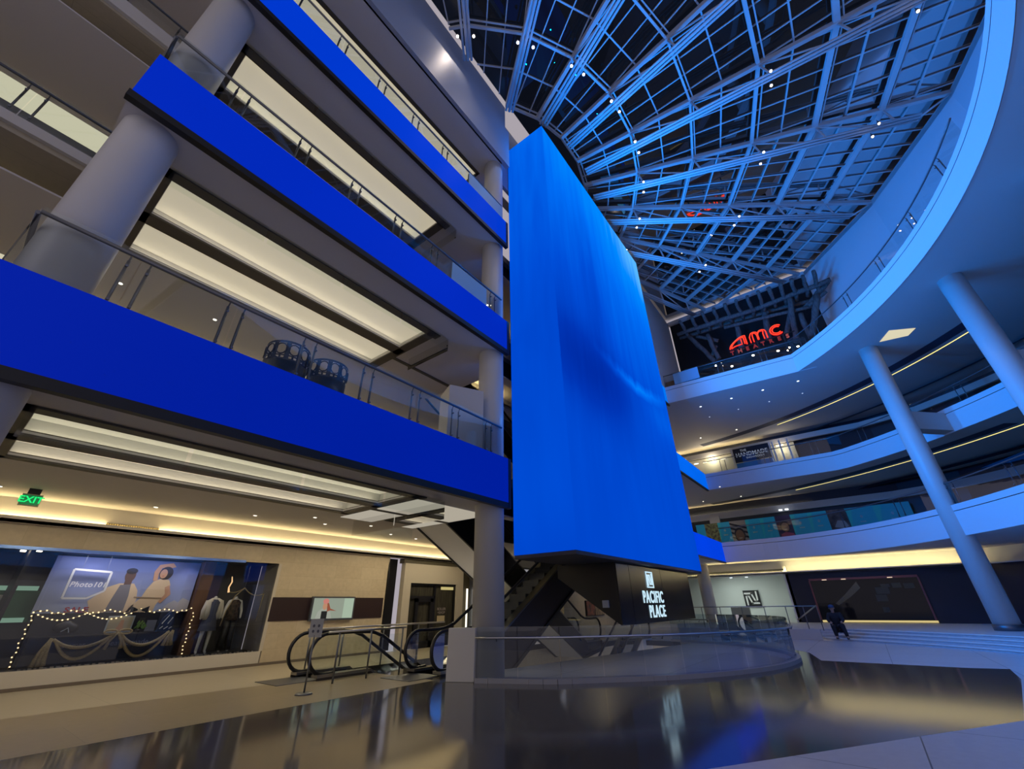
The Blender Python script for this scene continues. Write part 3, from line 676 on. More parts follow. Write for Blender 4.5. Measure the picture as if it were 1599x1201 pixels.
# ---------------------------------------------------------------- escalators (all run along X)
S30 = math.tan(R(30))
def escalator(label, xs, za, zb, y0, y1, clad, under, lead=1.3, tail=1.4, dep=1.05, panes=True):
    run = abs(zb - za) / S30; xa = xs + lead; xb = xa + run; xe = xb + tail
    t = thing('escalator', label, 'escalator', (xs, y0, za))
    deck = [(xs, za), (xa, za), (xb, zb), (xe, zb)]
    sg = 1 if zb > za else -1
    lowr = [(xe, zb - .35), (xb + (.55 if sg > 0 else .25), zb - (.35 if sg < 0 else dep)), (xa + (.55 if sg > 0 else -.2), za - (dep if sg < 0 else .35)), (xs, za - .35)]
    if sg > 0: lowr = [(xe, zb - dep), (xb + .5, zb - dep), (xa + .9 , za - .6), (xs, za - .35)]
    else: lowr = [(xe, zb - .3), (xb - .4, zb - .5), (xa - .3, za - dep + .02), (xs, za - dep + .02)]
    for y, nmn in ((y0, 'side_cladding'), (y1 - .04, 'side_cladding')):
        b = MB(); poly = deck + lowr; b.ext([(x, y, z + .05) for x, z in poly], (0, .04, 0)); b.build(nmn, clad, t)
    b = MB()
    for (x0, z0), (x1, z1) in zip(lowr, lowr[1:]): b.quad((x1, y0 + .04, z1 + .02), (x0, y0 + .04, z0 + .02), (x0, y1 - .04, z0 + .02), (x1, y1 - .04, z1 + .02))
    b.build('underside', under, t)
    b = MB()
    for (x0, z0), (x1, z1) in zip(lowr, lowr[1:]):
        for y in (y0 - .02, y1 - .03): b.bar((x0, y + .02, z0 + .03), (x1, y + .02, z1 + .03), .07, .10)
    b.build('edge_trim', BLACK, t)
    # steps
    b = MB(); yi0, yi1 = y0 + .28, y1 - .28; n = int(run / .40); rise = (zb - za) / n; tr = run / n
    b.box(xs + .1, xa, yi0, yi1, za - .05, za); b.box(xb, xe - .1, yi0, yi1, zb - .05, zb)
    for i in range(n):
        x = xa + i * tr; z = za + (i + (1 if sg > 0 else 0)) * rise
        b.box(x, x + tr, yi0, yi1, min(z, z - abs(rise)) , z)
    b.build('steps', mat('step_grey', (.09, .09, .10), .35, .6), t)
    b = MB()
    for ya, yb in ((y0, yi0), (yi1, y1)):
        for (x0, z0), (x1, z1) in zip(deck, deck[1:]): b.ext([(x0, ya, z0 + .05), (x0, yb, z0 + .05), (x0, yb, z0 + .11), (x0, ya, z0 + .11)], (x1 - x0, 0, z1 - z0))
    b.build('deck_skirt', mat('deck_metal', (.32, .30, .27), .3, .9), t)
    H = .93
    for y in (y0 + .13, y1 - .13):
        b = MB(); r = .34
        low = [(xs + .2, za + .1), (xa, za + .1), (xb, zb + .1), (xe - .2, zb + .1)]; top = [(xs + .2, za + H), (xa + .05 * -sg, za + H), (xb - .05 * -sg, zb + H), (xe - .2, zb + H)]
        for i in range(3): b.quad((low[i][0], y, low[i][1]), (low[i + 1][0], y, low[i + 1][1]), (top[i + 1][0], y, top[i + 1][1]), (top[i][0], y, top[i][1]))
        for xx, zz, sgn in ((xs + .2, za, -1), (xe - .2, zb, 1)):
            c = (xx, y, zz + .53); pts = [(xx, y, zz + .1)] + [(xx + sgn * .40 * math.sin(R(a)), y, zz + .53 - .40 * math.cos(R(a))) for a in range(0, 181, 20)]
            b.quad(*pts)
        b.build('glass_balustrade', GLASS, t)
        b = MB(); pts = [(xs + .5, y, za + .12)]
        pts += [(xs + .2 - .43 * math.sin(R(a)), y, za + .53 - .43 * math.cos(R(a))) for a in range(0, 181, 15)]
        mid = smooth([(xs + .3, za + .96), (xa - .35, za + .96), (xa + .25, za + .96 + sg * .10), (xa + 1.2, za + .96 + sg * .62), (xb - 1.0, zb + .96 - sg * .62), (xb - .1, zb + .96 - sg * .10), (xb + .5, zb + .96), (xe - .3, zb + .96)], 5)
        pts += [(x, y, z) for x, z in mid]
        pts += [(xe - .2 + .43 * math.sin(R(a)), y, zb + .53 + .43 * math.cos(R(a))) for a in range(0, 181, 15)] + [(xe - .5, y, zb + .12)]
        b.tube(pts, .045, 8); b.build('handrail', RUBBER, t)
    b = MB(); b.box(xs - .9, xs + .15, y0 + .1, y1 - .1, za - .01, za + .012) if za >= 0 and (sg > 0 or za < 1) else b.box(xe - .1, xe + .8, y0 + .1, y1 - .1, zb - .01, zb + .012); b.build('comb_plate', STEELD, t)
    return t
DARKCL = mat('dark_metal_cladding', (.055, .045, .042), .42, .3)
WHITECL = mat('white_cladding', (.72, .70, .66), .5)
e1 = escalator('escalator rising from the ground floor behind the round column toward the tower base', 8.6, .0, 5.12, 8.85, 10.1, DARKCL, DARKCL, 1.2)
e2_ = escalator('escalator with pale underside coming down from the first balcony behind the round column', 8.8, 5.12, .0, 10.35, 11.8, BLACK, WHITECL, 1.2)
e3_ = escalator('escalator with pale underside coming down to the first balcony from the level above', 8.8, 10.02, 5.14, 10.35, 11.8, BLACK, WHITECL, 1.2)
e4_ = escalator('escalator going down from the ground floor into the well, beside the stone wall', 6.6, 0.0, -5.0, 10.95, 12.2, DARKCL, WHITECL, 1.5)
e5_ = escalator('escalator coming up out of the well near the tower base', 11.6, -5.0, 0.0, 8.9, 10.1, WHITECL, WHITECL, 1.2, 1.2)
b = MB(); b.box(12.3, 12.36, 10.2, 12.25, -5, 0)
# small white lift box on first balcony beside column
b = MB(); b.ext([(7.25, 7.75, T[0]), (8.2, 7.28, T[0]), (8.55, 7.9, T[0]), (7.6, 8.5, T[0])], (0, 0, 1.95)); tag(b.build('display_plinth', PLASTER, None, .01), 'tall pale box standing on the first balcony beside the column', 'display box')
# planters on first balcony
DK = mat('drum_metal', (.03, .035, .05), .35, .6)
def drum(x, y, z, label):
    t = thing('planter_drum', label, 'planter', (x, y, z), 'perforated drums behind the first balcony railing'); r = .42; h = 1.15
    b = MB(); b.tube([(x, y, z), (x, y, z + h * .62)], [r, r], 32); b.build('drum_body', DK, t)
    b = MB(); n = 32; z0, z1 = z + h * .62, z + h
    for zz, hh in ((z0 + .0, .03), (z0 + .075, .03), (z1 - .05, .05)):
        b.tube([(x, y, zz), (x, y, zz + hh)], [r + .002] * 2, 32, False)
    for i in range(22):
        a = 2 * math.pi * i / 22; w = .045 if i % 2 else .02
        pa, pb = (x + r * math.cos(a - w / r), y + r * math.sin(a - w / r)), (x + r * math.cos(a + w / r), y + r * math.sin(a + w / r))
        if i % 2: b.quad((*pa, z0 + .1), (*pb, z0 + .1), (*pb, z1 - .05), (*pa, z1 - .05))
        b.quad((*pa, z0 + .03), (*pb, z0 + .03), (*pb, z0 + .08), (*pa, z0 + .08))
    for i in range(11):
        a = 2 * math.pi * i / 11 * 1.0; c = Vector((x + (r + .003) * math.cos(a), y + (r + .003) * math.sin(a), z0 + .24)); tx = Vector((-math.sin(a), math.cos(a), 0))
        b.tube([c + tx * .10 * math.cos(q * math.pi / 6) + Vector((0, 0, .125 * math.sin(q * math.pi / 6))) for q in range(12)], .014, 5, False, True)
    b.build('pierced_rim', DK, t)
    b = MB(); b.tube([(x, y, z + h * .6), (x, y, z + h * .62)], [r * .97] * 2, 32); b.build('soil', mat('soil', (.05, .04, .03), .9), t)
    return t
d1 = drum(3.0, 8.25, T[0], 'dark perforated metal drum on the first balcony, the left one of the two')
dup(d1, (3.92, 8.25, T[0]), 'dark perforated metal drum on the first balcony, the right one of the two')
# panels added on upper railings near tower, azure light put into their colour
for (x0, x1, k, lab) in ((6.4, 8.0, 1, 'panel carrying azure light in its colour on the middle railing beside the column'), (6.9, 8.85, 2, 'panel carrying azure light in its colour on the upper railing beside the column')):
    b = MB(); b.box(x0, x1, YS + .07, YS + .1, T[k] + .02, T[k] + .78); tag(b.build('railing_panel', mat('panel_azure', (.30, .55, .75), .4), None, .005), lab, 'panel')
# ---------------------------------------------------------------- ground floor shop front wall (plane Y = 15.5)
YW = 15.5
b = MB(); b.box(-8, 11.75, YW, YW + .2, 2.88, 3.4); b.box(7.3, 11.75, YW, YW + .2, 0, 2.88); b.box(-8, 7.3, YW, YW + .2, .0, .06); st(b.build('wall_left', STONE))
b = MB(); b.box(-8, 7.25, YW - .03, YW + .12, .06, .38); st(b.build('trim_8', mat('sill_stone', (.58, .54, .46), .5)))
b = MB(); b.box(-8, 12, YW - .05, YW + .05, .0, .07); st(b.build('baseboard_left', mat('base_strip', (.16, .13, .10), .5)))
b = MB(); b.box(-8, 6.1, YW - .12, YW + .02, 2.84, 2.91); st(b.build('trim_9', mat('blue_reflection_metal', (.25, .42, .80), .25, .7)))  # reflective trim, its blue reflection put into the base colour
b = MB(); b.box(7.2, 7.3, YW - .02, YW + 1.2, .38, 2.88); st(b.build('trim_10', mat('jamb', (.55, .50, .42), .5)))
b = MB(); b.box(7.25, 11.62, YW - .03, YW, 1.18, 1.87); tag(b.build('wall_band', mat('dark_red_band', (.022, .008, .008), .5)), 'dark maroon band running across the stone wall behind the ad screen', 'wall panel')
# back of window: box interior
SHD = mat('shop_dark', (.03, .03, .035), .6)
for nm_, q in (('wall_left', (-8, 7.25, YW + 1.35, YW + 1.45, .3, 2.9)), ('ceiling', (-8, 7.25, YW + .05, YW + 1.34, 2.88, 2.95)), ('floor', (-8, 7.25, YW + .13, YW + 1.34, .3, .38)), ('wall_left', (1.35, 1.42, YW + .1, YW + 1.3, .38, 2.88))): b = MB(); b.box(*q); st(b.build(nm_, SHD))
b = MB(); b.quad((-8, YW + .02, .38), (1.9, YW + .02, .38), (1.9, YW + .02, 2.86), (-8, YW + .02, 2.86)); b.quad((1.92, YW + .02, .38), (7.2, YW + .02, .38), (7.2, YW + .02, 2.86), (1.92, YW + .02, 2.86)); st(b.build('window_2', SHOPGLASS))
# poster backdrop
def posterm(name, top, bot):
    m = mat(name, top, .55); nt = m.node_tree; bs = nt.nodes['Principled BSDF']; tc = nt.nodes.new('ShaderNodeTexCoord'); sp = nt.nodes.new('ShaderNodeSeparateXYZ'); r = nt.nodes.new('ShaderNodeValToRGB'); mp = nt.nodes.new('ShaderNodeMapRange')
    mp.inputs[1].default_value = .0; mp.inputs[2].default_value = 1.3; r.color_ramp.elements[0].color = (*bot, 1); r.color_ramp.elements[1].color = (*top, 1)
    nt.links.new(tc.outputs['Object'], sp.inputs[0]); nt.links.new(sp.outputs[2], mp.inputs[0]); nt.links.new(mp.outputs[0], r.inputs[0]); nt.links.new(r.outputs[0], bs.inputs['Base Color']); return m
YP = YW + 1.02
t = thing('shop_poster', 'large blue sky fashion poster with two people in the shop window', 'poster', (1.95, YP, 1.6)); Z0 = 1.55
b = MB(); b.box(1.95, 5.25, YP, YP + .03, 1.5, 2.84); b.build('backdrop', posterm('poster_sky', (.055, .085, .30), (.33, .37, .52)), t)
def flat(pts, y, m, name, par, thick=.006):
    b = MB(); b.ext([(x, y, z) for x, z in pts], (0, -thick, 0)); return b.build(name, m, par)
def blob(cx, cz, rx, rz, n=18): return [(cx + rx * math.cos(2 * math.pi * i / n), cz + rz * math.sin(2 * math.pi * i / n)) for i in range(n)]
JK = mat('poster_cream', (.62, .45, .28), .6); SK = mat('poster_skin', (.50, .27, .16), .6); HR = mat('poster_hair', (.02, .012, .015), .6); TS = mat('poster_grey', (.16, .15, .17), .6); SKD = mat('poster_dark_skin', (.10, .05, .04), .6)
# standing person left: open cream jacket, grey shirt
flat([(3.02, 1.5), (2.95, 1.68), (3.05, 1.92), (3.20, 2.12), (3.42, 2.22), (3.75, 2.22), (3.88, 2.05), (3.93, 1.8), (3.88, 1.5)], YP, JK, 'left_figure_jacket', t)
flat([(3.32, 1.5), (3.38, 1.85), (3.45, 2.18), (3.68, 2.2), (3.72, 1.9), (3.72, 1.5)], YP - .007, TS, 'left_figure_shirt', t)
flat(blob(3.60, 2.42, .12, .17), YP, SKD, 'left_figure_head', t); flat(blob(3.60, 2.54, .13, .08), YP - .007, HR, 'left_figure_hair', t); flat([(3.52, 2.14), (3.52, 2.32), (3.68, 2.32), (3.68, 2.14)], YP - .001, SKD, 'left_figure_neck', t)
flat([(2.95, 1.68), (2.9, 1.78), (3.1, 2.0), (3.2, 1.9)], YP - .008, JK, 'left_figure_sleeve', t)
# standing person right: sand dress, one arm over the head
flat([(3.78, 1.5), (3.86, 1.66), (4.02, 1.86), (4.08, 2.08), (4.18, 2.28), (4.32, 2.36), (4.55, 2.34), (4.62, 2.2), (4.60, 2.02), (4.50, 1.86), (4.42, 1.68), (4.40, 1.5)], YP, JK, 'right_figure_dress', t)
flat([(4.60, 2.2), (4.70, 1.96), (4.52, 1.72), (4.45, 1.76), (4.56, 1.96), (4.50, 2.14)], YP - .007, SK, 'right_figure_arm', t)
flat([(4.16, 2.3), (4.12, 2.55), (4.20, 2.74), (4.52, 2.80), (4.62, 2.70), (4.50, 2.66), (4.28, 2.66), (4.24, 2.5), (4.26, 2.32)], YP - .007, SK, 'right_figure_raised_arm', t)
flat(blob(4.42, 2.52, .17, .18), YP - .008, HR, 'right_figure_hair', t); flat(blob(4.36, 2.50, .09, .125), YP - .014, SK, 'right_figure_face', t); flat(blob(4.36, 2.44, .03, .01, 8), YP - .021, mat('poster_lips', (.35, .06, .06), .5), 'right_figure_mouth', t)
flat([(3.85, 1.86), (4.5, 1.84), (4.5, 1.87), (3.85, 1.89)], YP - .012, mat('poster_belt', (.3, .2, .12), .6), 'right_figure_belt', t)
flat([(4.55, 1.5), (4.72, 1.72), (4.85, 1.80), (4.95, 1.74), (5.05, 1.86), (5.25, 1.78), (5.25, 1.5)], YP, mat('poster_cloud', (.45, .42, .42), .7), 'clouds', t)
# pentagon frame with wording
PF = mat('frame_white', (.75, .74, .76), .4)
pf = thing('frame_sign', 'white angled picture frame outline with lettering in the shop window', 'sign', (2.5, YP - .2, 1.75))
pts = [(2.35, 2.52), (3.12, 2.48), (3.12, 2.02), (2.82, 1.84), (2.35, 1.84)]
b = MB()
for a, c in zip(pts, pts[1:] + pts[:1]): b.bar((a[0], YP - .2, a[1]), (c[0], YP - .2, c[1]), .045, .045)
b.build('outline', PF, pf); b = MB(); b.tube([(2.5, YP - .2, 2.5), (2.5, YP - .2, 2.88)], .004, 4); b.build('hanging_wire', STEELD, pf); b = MB(); b.tube([(3.0, YP - .2, 2.48), (3.0, YP - .2, 2.88)], .004, 4); b.build('hanging_wire', STEELD, pf); text('lettering', 'Photo101', .17, (2.75, YP - .2, 2.16), (1, 0, 0), (0, 0, 1), PF, pf, .004, .004, shear=.15, sp=1.1)
o = text('sale_lettering', 'SALE', .17, (2.75, YP - .05, 1.57), (1, 0, 0), (0, 0, 1), mat('sale_red', (.38, .02, .03), .5), None, .004, .004, sx=1.3); tag(o, 'dark red SALE lettering low on the fashion poster', 'lettering')
# display tables, dark
t = thing('display_counter', 'dark two tier display counter below the fashion poster', 'display counter', (1.95, YW + .45, .38))
b = MB(); b.box(1.98, 4.95, YW + .75, YW + 1.0, .38, 1.5); b.build('back_tier', BLACK, t); b = MB(); b.box(2.05, 4.8, YW + .42, YW + .75, .38, 1.02); b.build('front_tier', BLACK, t)
o = text('window_lettering', 'Seattle made', .17, (3.95, YW + .41, .80), (1, 0, 0), (0, 0, 1), mat('letter_grey', (.25, .25, .27), .5), None, .003, 0); tag(o, 'grey Seattle lettering on the counter front behind the right rope swag', 'lettering')
o = text('window_lettering', 'Summer', .15, (2.85, YW + .41, .80), (1, 0, 0), (0, 0, 1), MATS['letter_grey'], None, .003, 0); tag(o, 'grey lettering on the counter front behind the left rope swag', 'lettering')
# rope garland
ROPE = noisy('rope', (.62, .50, .27), (.40, .31, .15), 60, .8, .2, .6)
t = thing('rope_garland', 'thick beige rope hung in two swags with a bow and tassels in the shop window', 'garland', (2.3, YW + .3, .4)); yr = YW + .25
def sag(x0, z0, x1, z1, d, n=14): return [(x0 + (x1 - x0) * i / n, yr, z0 + (z1 - z0) * i / n - d * 4 * (i / n) * (1 - i / n)) for i in range(n + 1)]
for q in (sag(2.45, .95, 3.55, 1.0, .22), sag(2.5, .92, 3.5, .96, .42), sag(3.7, 1.0, 4.75, 1.02, .28), sag(3.72, .96, 4.72, 1.0, .50)):
    b = MB(); b.tube(q, .036, 8); b.build('rope_swag', ROPE, t)
for x, z1, z0 in ((2.36, .98, .42), (4.78, 1.04, .68)):
    for dx in (-.06, .0, .06):
        b = MB(); b.tube([(x + .05, yr - .02, z1), (x + dx, yr - .03, (z0 + z1) / 2), (x + dx * 1.6, yr - .02, z0)], [.03, .035, .05], 8); b.build('tassel', ROPE, t)
for sx in (-1, 1):
    b = MB(); b.tube([(3.62 + sx * (.02 + .13 * (1 - math.cos(a))), yr - .03, 1.06 + .05 * math.sin(a)) for a in [i * math.pi / 8 for i in range(16)]], .022, 6, False, True); b.build('bow_loop', ROPE, t)
    b = MB(); b.tube([(3.62, yr - .03, 1.05), (3.62 + sx * .12, yr - .04, .85), (3.62 + sx * .16, yr - .03, .68)], [.025, .03, .045], 8); b.build('tassel', ROPE, t)
# light string
t = thing('fairy_lights', 'string of small warm fairy lights draped along the counter edge', 'string lights', (1.95, YW + .7, 1.5)); WIRE = mat('wire_gold', (.3, .22, .10), .4, .6)
b = MB(); pth = [(1.95 + 3.3 * i / 60, YW + .70, 1.53 + .035 * math.sin(i * .55) + .02 * math.sin(i * 1.7)) for i in range(61)]; b.tube(pth, .012, 5)
pth2 = [(2.0 + 1.9 * i / 40, YW + .68, 1.50 - .25 * abs(math.sin(i * math.pi / 20)) * .6) for i in range(41)]; b.tube(pth2, .008, 5); b.build('wire', WIRE, t)
b = MB()
for i, (x, y, z) in enumerate(pth + pth2): 
    if i % 2 == 0: b.box(x - .014, x + .014, y - .03, y - .005, z - .014, z + .014)
o = b.build('bulbs', emis('fairy', (1, .72, .36), 2.2), t); o['kind'] = 'stuff'
for x, zt, zb, lab in ((5.32, 1.5, .39, 'vertical fairy light strand on the wooden post beside the poster'), (1.95, 1.5, .39, 'vertical fairy light strand at the left end of the counter')):
    t = thing('fairy_lights', lab, 'string lights', (x, YW + .6, zb)); pth = [(x + .02 * math.sin(i), YW + .6, zb + (zt - zb) * i / 24) for i in range(25)]
    b = MB(); b.tube(pth, .008, 5); b.build('wire', WIRE, t); b = MB()
    for i, (px, y, z) in enumerate(pth): b.box(px - .012, px + .012, y - .03, y - .005, z - .012, z + .012) if i % 2 else None
    o = b.build('bulbs', MATS['fairy'], t); o['kind'] = 'stuff'
# bow on string
t = thing('ribbon_bow', 'dark ribbon bow at the middle of the fairy lights', 'bow', (4.0, YW + .66, 1.55))
for sx in (-1, 1):
    b = MB(); b.ext([(4.0, YW + .66, 1.55), (4.0 + sx * .2, YW + .66, 1.65), (4.0 + sx * .2, YW + .66, 1.48)], (0, -.03, 0)); b.build('loop', BLACK, t)
b = MB(); b.box(3.96, 4.04, YW + .61, YW + .66, 1.5, 1.58); b.build('knot', mat('cream_knot', (.6, .5, .36), .5), t)
# framed items on the counter
t = thing('framed_photo', 'small framed beach photo leaning on the display counter', 'picture', (3.5, YW + .7, 1.02))
b = MB(); b.box(3.42, 3.98, YW + .70, YW + .74, 1.03, 1.42); b.build('frame', mat('frame_pale', (.36, .42, .50), .4), t); flat([(3.45, 1.06), (3.95, 1.06), (3.95, 1.39), (3.45, 1.39)], YW + .70, posterm('beach', (.45, .55, .62), (.42, .34, .2)), 'photo', t); flat([(3.58, 1.06), (3.66, 1.16), (3.7, 1.32), (3.76, 1.32), (3.78, 1.14), (3.86, 1.06)], YW + .69, SK, 'figure', t)
b = MB()
for i in range(26):
    a = random.uniform(0, 6.28); r = random.uniform(.04, .14); c = Vector((4.12 + r * math.cos(a), YW + .6 + r * .4 * math.sin(a), 1.08 + random.uniform(0, .16))); b.ext([c, c + Vector((.05, 0, .02)), c + Vector((.03, .01, .07))], (0, .01, .0))
t = thing('potted_plant', 'small green plant beside the framed beach photo', 'plant', (4.12, YW + .6, 1.02)); o = b.build('leaves', mat('leaf', (.10, .22, .03), .6), t); o['kind'] = 'stuff'
b = MB(); b.tube([(4.12, YW + .6, 1.02), (4.12, YW + .6, 1.09)], [.05, .06], 12); b.build('pot', BLACK, t)
b = MB(); b.box(4.28, 4.5, YW + .68, YW + .71, 1.03, 1.3); tag(b.build('info_card', mat('card_grey', (.18, .19, .25), .5)), 'small grey printed card standing right of the plant', 'card')
t = thing('folded_clothes', 'dark navy garment with white markings heaped at the counter right end', 'clothes', (4.7, YW + .6, 1.02))
b = MB(); b.ext([(4.55, YW + .62, 1.02), (4.92, YW + .62, 1.02), (4.9, YW + .62, 1.3), (4.76, YW + .62, 1.5), (4.62, YW + .62, 1.34)], (0, .12, 0)); b.build('garment', mat('navy_cloth', (.02, .03, .07), .8), t)
b = MB()
for p_, q_ in (((4.62, 1.2), (4.74, 1.42)), ((4.76, 1.2), (4.84, 1.36)), ((4.60, 1.08), (4.66, 1.14)), ((4.70, 1.07), (4.78, 1.13)), ((4.82, 1.08), (4.88, 1.12))): b.bar((p_[0], YW + .61, p_[1]), (q_[0], YW + .61, q_[1]), .018, .018)
b.build('white_marks', WHITE, t)
t = thing('folded_clothes', 'black patterned garment heaped at the counter left end', 'clothes', (2.5, YW + .6, 1.02)); b = MB()
b.tube([(2.45, YW + .6, 1.11), (2.5, YW + .6, 1.17), (2.62, YW + .6, 1.23), (2.78, YW + .6, 1.16), (2.85, YW + .6, 1.10)], [.08, .11, .12, .11, .07], 10); b.build('garment', BLACK, t); b = MB(); b.tube([(2.55, YW + .48, 1.1), (2.66, YW + .47, 1.18), (2.7, YW + .47, 1.08)], .012, 5); b.build('pattern_line', mat('pale_blue', (.35, .42, .5), .5), t)
# wooden post and right window bay backdrop
b = MB(); b.box(5.29, 5.62, YW + .8, YW + 1.3, .38, 2.88); tag(b.build('wooden_post', noisy('dark_wood', (.16, .08, .04), (.09, .045, .025), 6, .5, .4, 0, 6, (1, 1, .1))), 'broad brown wooden post between the poster and the mannequins', 'post')
b = MB(); b.box(5.65, 6.05, YW + 1.25, YW + 1.34, .38, 2.86); tag(b.build('purple_panel', mat('purple_cloth', (.06, .045, .12), .6)), 'dim purple panel behind the mannequin in the jacket', 'panel')
# mannequin made with a skinned skeleton
def skinned(name, verts, edges, rad, m, parent=None, sub=2, root=0):
    off = wloc(parent) if parent else Vector()
    me = bpy.data.meshes.new(name); me.from_pydata([tuple(Vector(v) - off) for v in verts], edges, []); o = bpy.data.objects.new(name, me); COL.objects.link(o)
    if parent: o.parent = parent
    sk_ = o.modifiers.new('skin', 'SKIN'); sk_.use_smooth_shade = True
    for i, r in enumerate(rad):
        sv = me.skin_vertices[0].data[i]; sv.radius = (r, r) if not isinstance(r, tuple) else r; sv.use_root = (i == root)
    s = o.modifiers.new('sub', 'SUBSURF'); s.levels = sub; s.render_levels = sub
    me.materials.append(m); return o
def mannequin(label, x, y, z, jacket, top, trousers=None, dress=True):
    t = thing('mannequin', label, 'mannequin', (x, y, z)); SKM = mat('mannequin_white', (.62, .62, .60), .4)
    V = [(0, 0, .92), (0, 0, 1.12), (0, 0, 1.34), (0, 0, 1.46), (0, 0, 1.53), (.17, 0, 1.38), (.24, -.02, 1.12), (.23, -.08, .90), (-.17, 0, 1.38), (-.25, -.02, 1.14), (-.27, -.05, .90), (.09, 0, .86), (.10, -.01, .48), (.10, .02, .08), (.11, -.10, .03), (-.09, 0, .86), (-.11, -.02, .48), (-.12, .02, .08), (-.14, -.10, .03)]
    Ed = [(0, 1), (1, 2), (2, 3), (3, 4), (2, 5), (5, 6), (6, 7), (2, 8), (8, 9), (9, 10), (0, 11), (11, 12), (12, 13), (13, 14), (0, 15), (15, 16), (16, 17), (17, 18)]
    Rd = [.13, .11, .12, .05, .045, .055, .042, .03, .055, .042, .03, .085, .055, .038, .03, .085, .055, .038, .03]
    skinned('body', [(x + a, y + b_, z + c) for a, b_, c in V], Ed, Rd, SKM, t)
    b = MB(); b.tube([(x, y, z + .60 if not trousers else z + .85), (x, y, z + .85), (x, y, z + 1.05), (x, y, z + 1.36), (x, y, z + 1.43)], [.24, .19, .15, .165, .09], 20, False); b.build('top_garment', top, t)
    if jacket:
        for sx in (-1, 1):
            b = MB(); b.tube([(x + sx * .10, y - .03, z + .90), (x + sx * .13, y - .03, z + 1.12), (x + sx * .12, y - .02, z + 1.38), (x + sx * .05, y, z + 1.44)], [.10, .095, .10, .05], 12, True); b.build('jacket_front', jacket, t)
            b = MB(); b.tube([(x + sx * .17, y, z + 1.39), (x + sx * .24, y - .02, z + 1.14), (x + sx * .24, y - .06, z + .93)], [.075, .065, .055], 10); b.build('jacket_sleeve', jacket, t)
    if trousers:
        for sx in (-1, 1): b = MB(); b.tube([(x + sx * .08, y, z + .92), (x + sx * .10, y, z + .5), (x + sx * .12, y, z + .06)], [.12, .10, .10], 12); b.build('trouser_leg', trousers, t)
    b = MB(); b.tube([(x, y, z), (x, y, z + .015)], .2, 24); b.build('base_plate', STEELD, t)
    return t
mannequin('headless white mannequin in a cream jacket and dark blue dress', 5.78, YW + .55, .38, mat('cream_jacket', (.62, .58, .50), .7), mat('blue_dress', (.05, .06, .11), .7))
mannequin('headless mannequin in a dark patterned top and black trousers', 6.45, YW + .75, .38, None, noisy('camo', (.11, .075, .05), (.02, .018, .016), 14, .8, .2), BLACK)
# branch garland near mannequins
t = thing('gold_garland', 'thin gold garland draped over the mannequin bay', 'garland', (6.0, YW + .4, 2.2)); GG = mat('gold_cord', (.45, .36, .18), .5)
b = MB(); b.tube(sag(6.0, 2.02, 6.42, 2.14, .06), .014, 6); b.tube(sag(6.42, 2.14, 7.05, 1.98, .12), .014, 6); b.tube([(6.42, yr, 2.14), (6.2, yr, 1.9), (6.05, yr, 1.5), (6.0, yr, 1.1)], .014, 6); b.tube([(7.05, yr, 1.98), (7.0, yr, 1.2)], .014, 6); b.build('cord', GG, t); b = MB(); b.tube([(6.42, yr, 2.14), (6.42, yr, 2.88)], .004, 4); b.build('hanging_wire', STEELD, t)
b = MB(); b.tube([(5.98, yr, 2.0), (5.95, yr, 2.15), (6.0, yr, 2.3), (5.96, yr, 2.45)], [.03, .02, .02, .012], 6); b.build('lit_twist', emis('twist', (1, .6, .28), 1.1), t)
# snow/frost strip along window bottom
b = MB()
for i in range(60): x = 2.1 + 5.0 * i / 60 + random.uniform(-.03, .03); r = random.uniform(.015, .035); b.box(x - r, x + r, YW + .06, YW + .06 + r, .38, .38 + r)
tag(b.build('glitter_chips', mat('glitter', (.55, .48, .36), .5)), 'loose pale glitter chips strewn along the window sill', 'glitter', kind='stuff')
# left shop interior seen at the frame edge
t = thing('lit_shelf', 'green lit display shelf with small photo at the far left window', 'shelf', (-1, YW + 1.2, 1.2))
b = MB(); b.box(-3, 2.0, YW + 1.28, YW + 1.33, 1.32, 2.02); b.build('back_panel', mat('shelf_green', (.03, .10, .045), .6), t)
b = MB(); b.box(-3, 1.9, YW + 1.2, YW + 1.27, 2.02, 2.12); b.box(-3, 1.9, YW + 1.2, YW + 1.27, 1.32, 1.42); b.build('lit_edge', emis('shelf_edge', (.45, .75, .55), .35), t)
b = MB(); b.box(.95, 1.45, YW + 1.18, YW + 1.26, 1.56, 1.92); b.build('photo_card', mat('card_white', (.55, .58, .55), .5), t); b = MB(); b.box(-3, 1.4, YW + 1.19, YW + 1.25, 1.42, 1.56); b.build('red_strip', mat('strip_red', (.16, .035, .025), .6), t)
for x, y, l in ((1.25, YW + .5, 'left'), (1.5, YW + .25, 'right')): b = MB(); b.tube([(x, y, 2.87), (x, y, 2.84)], .05, 12); tag(b.build('shop_spotlight', SPOTE), f'tiny bright ceiling spotlight inside the far left shop window, the {l} one', 'spotlight')
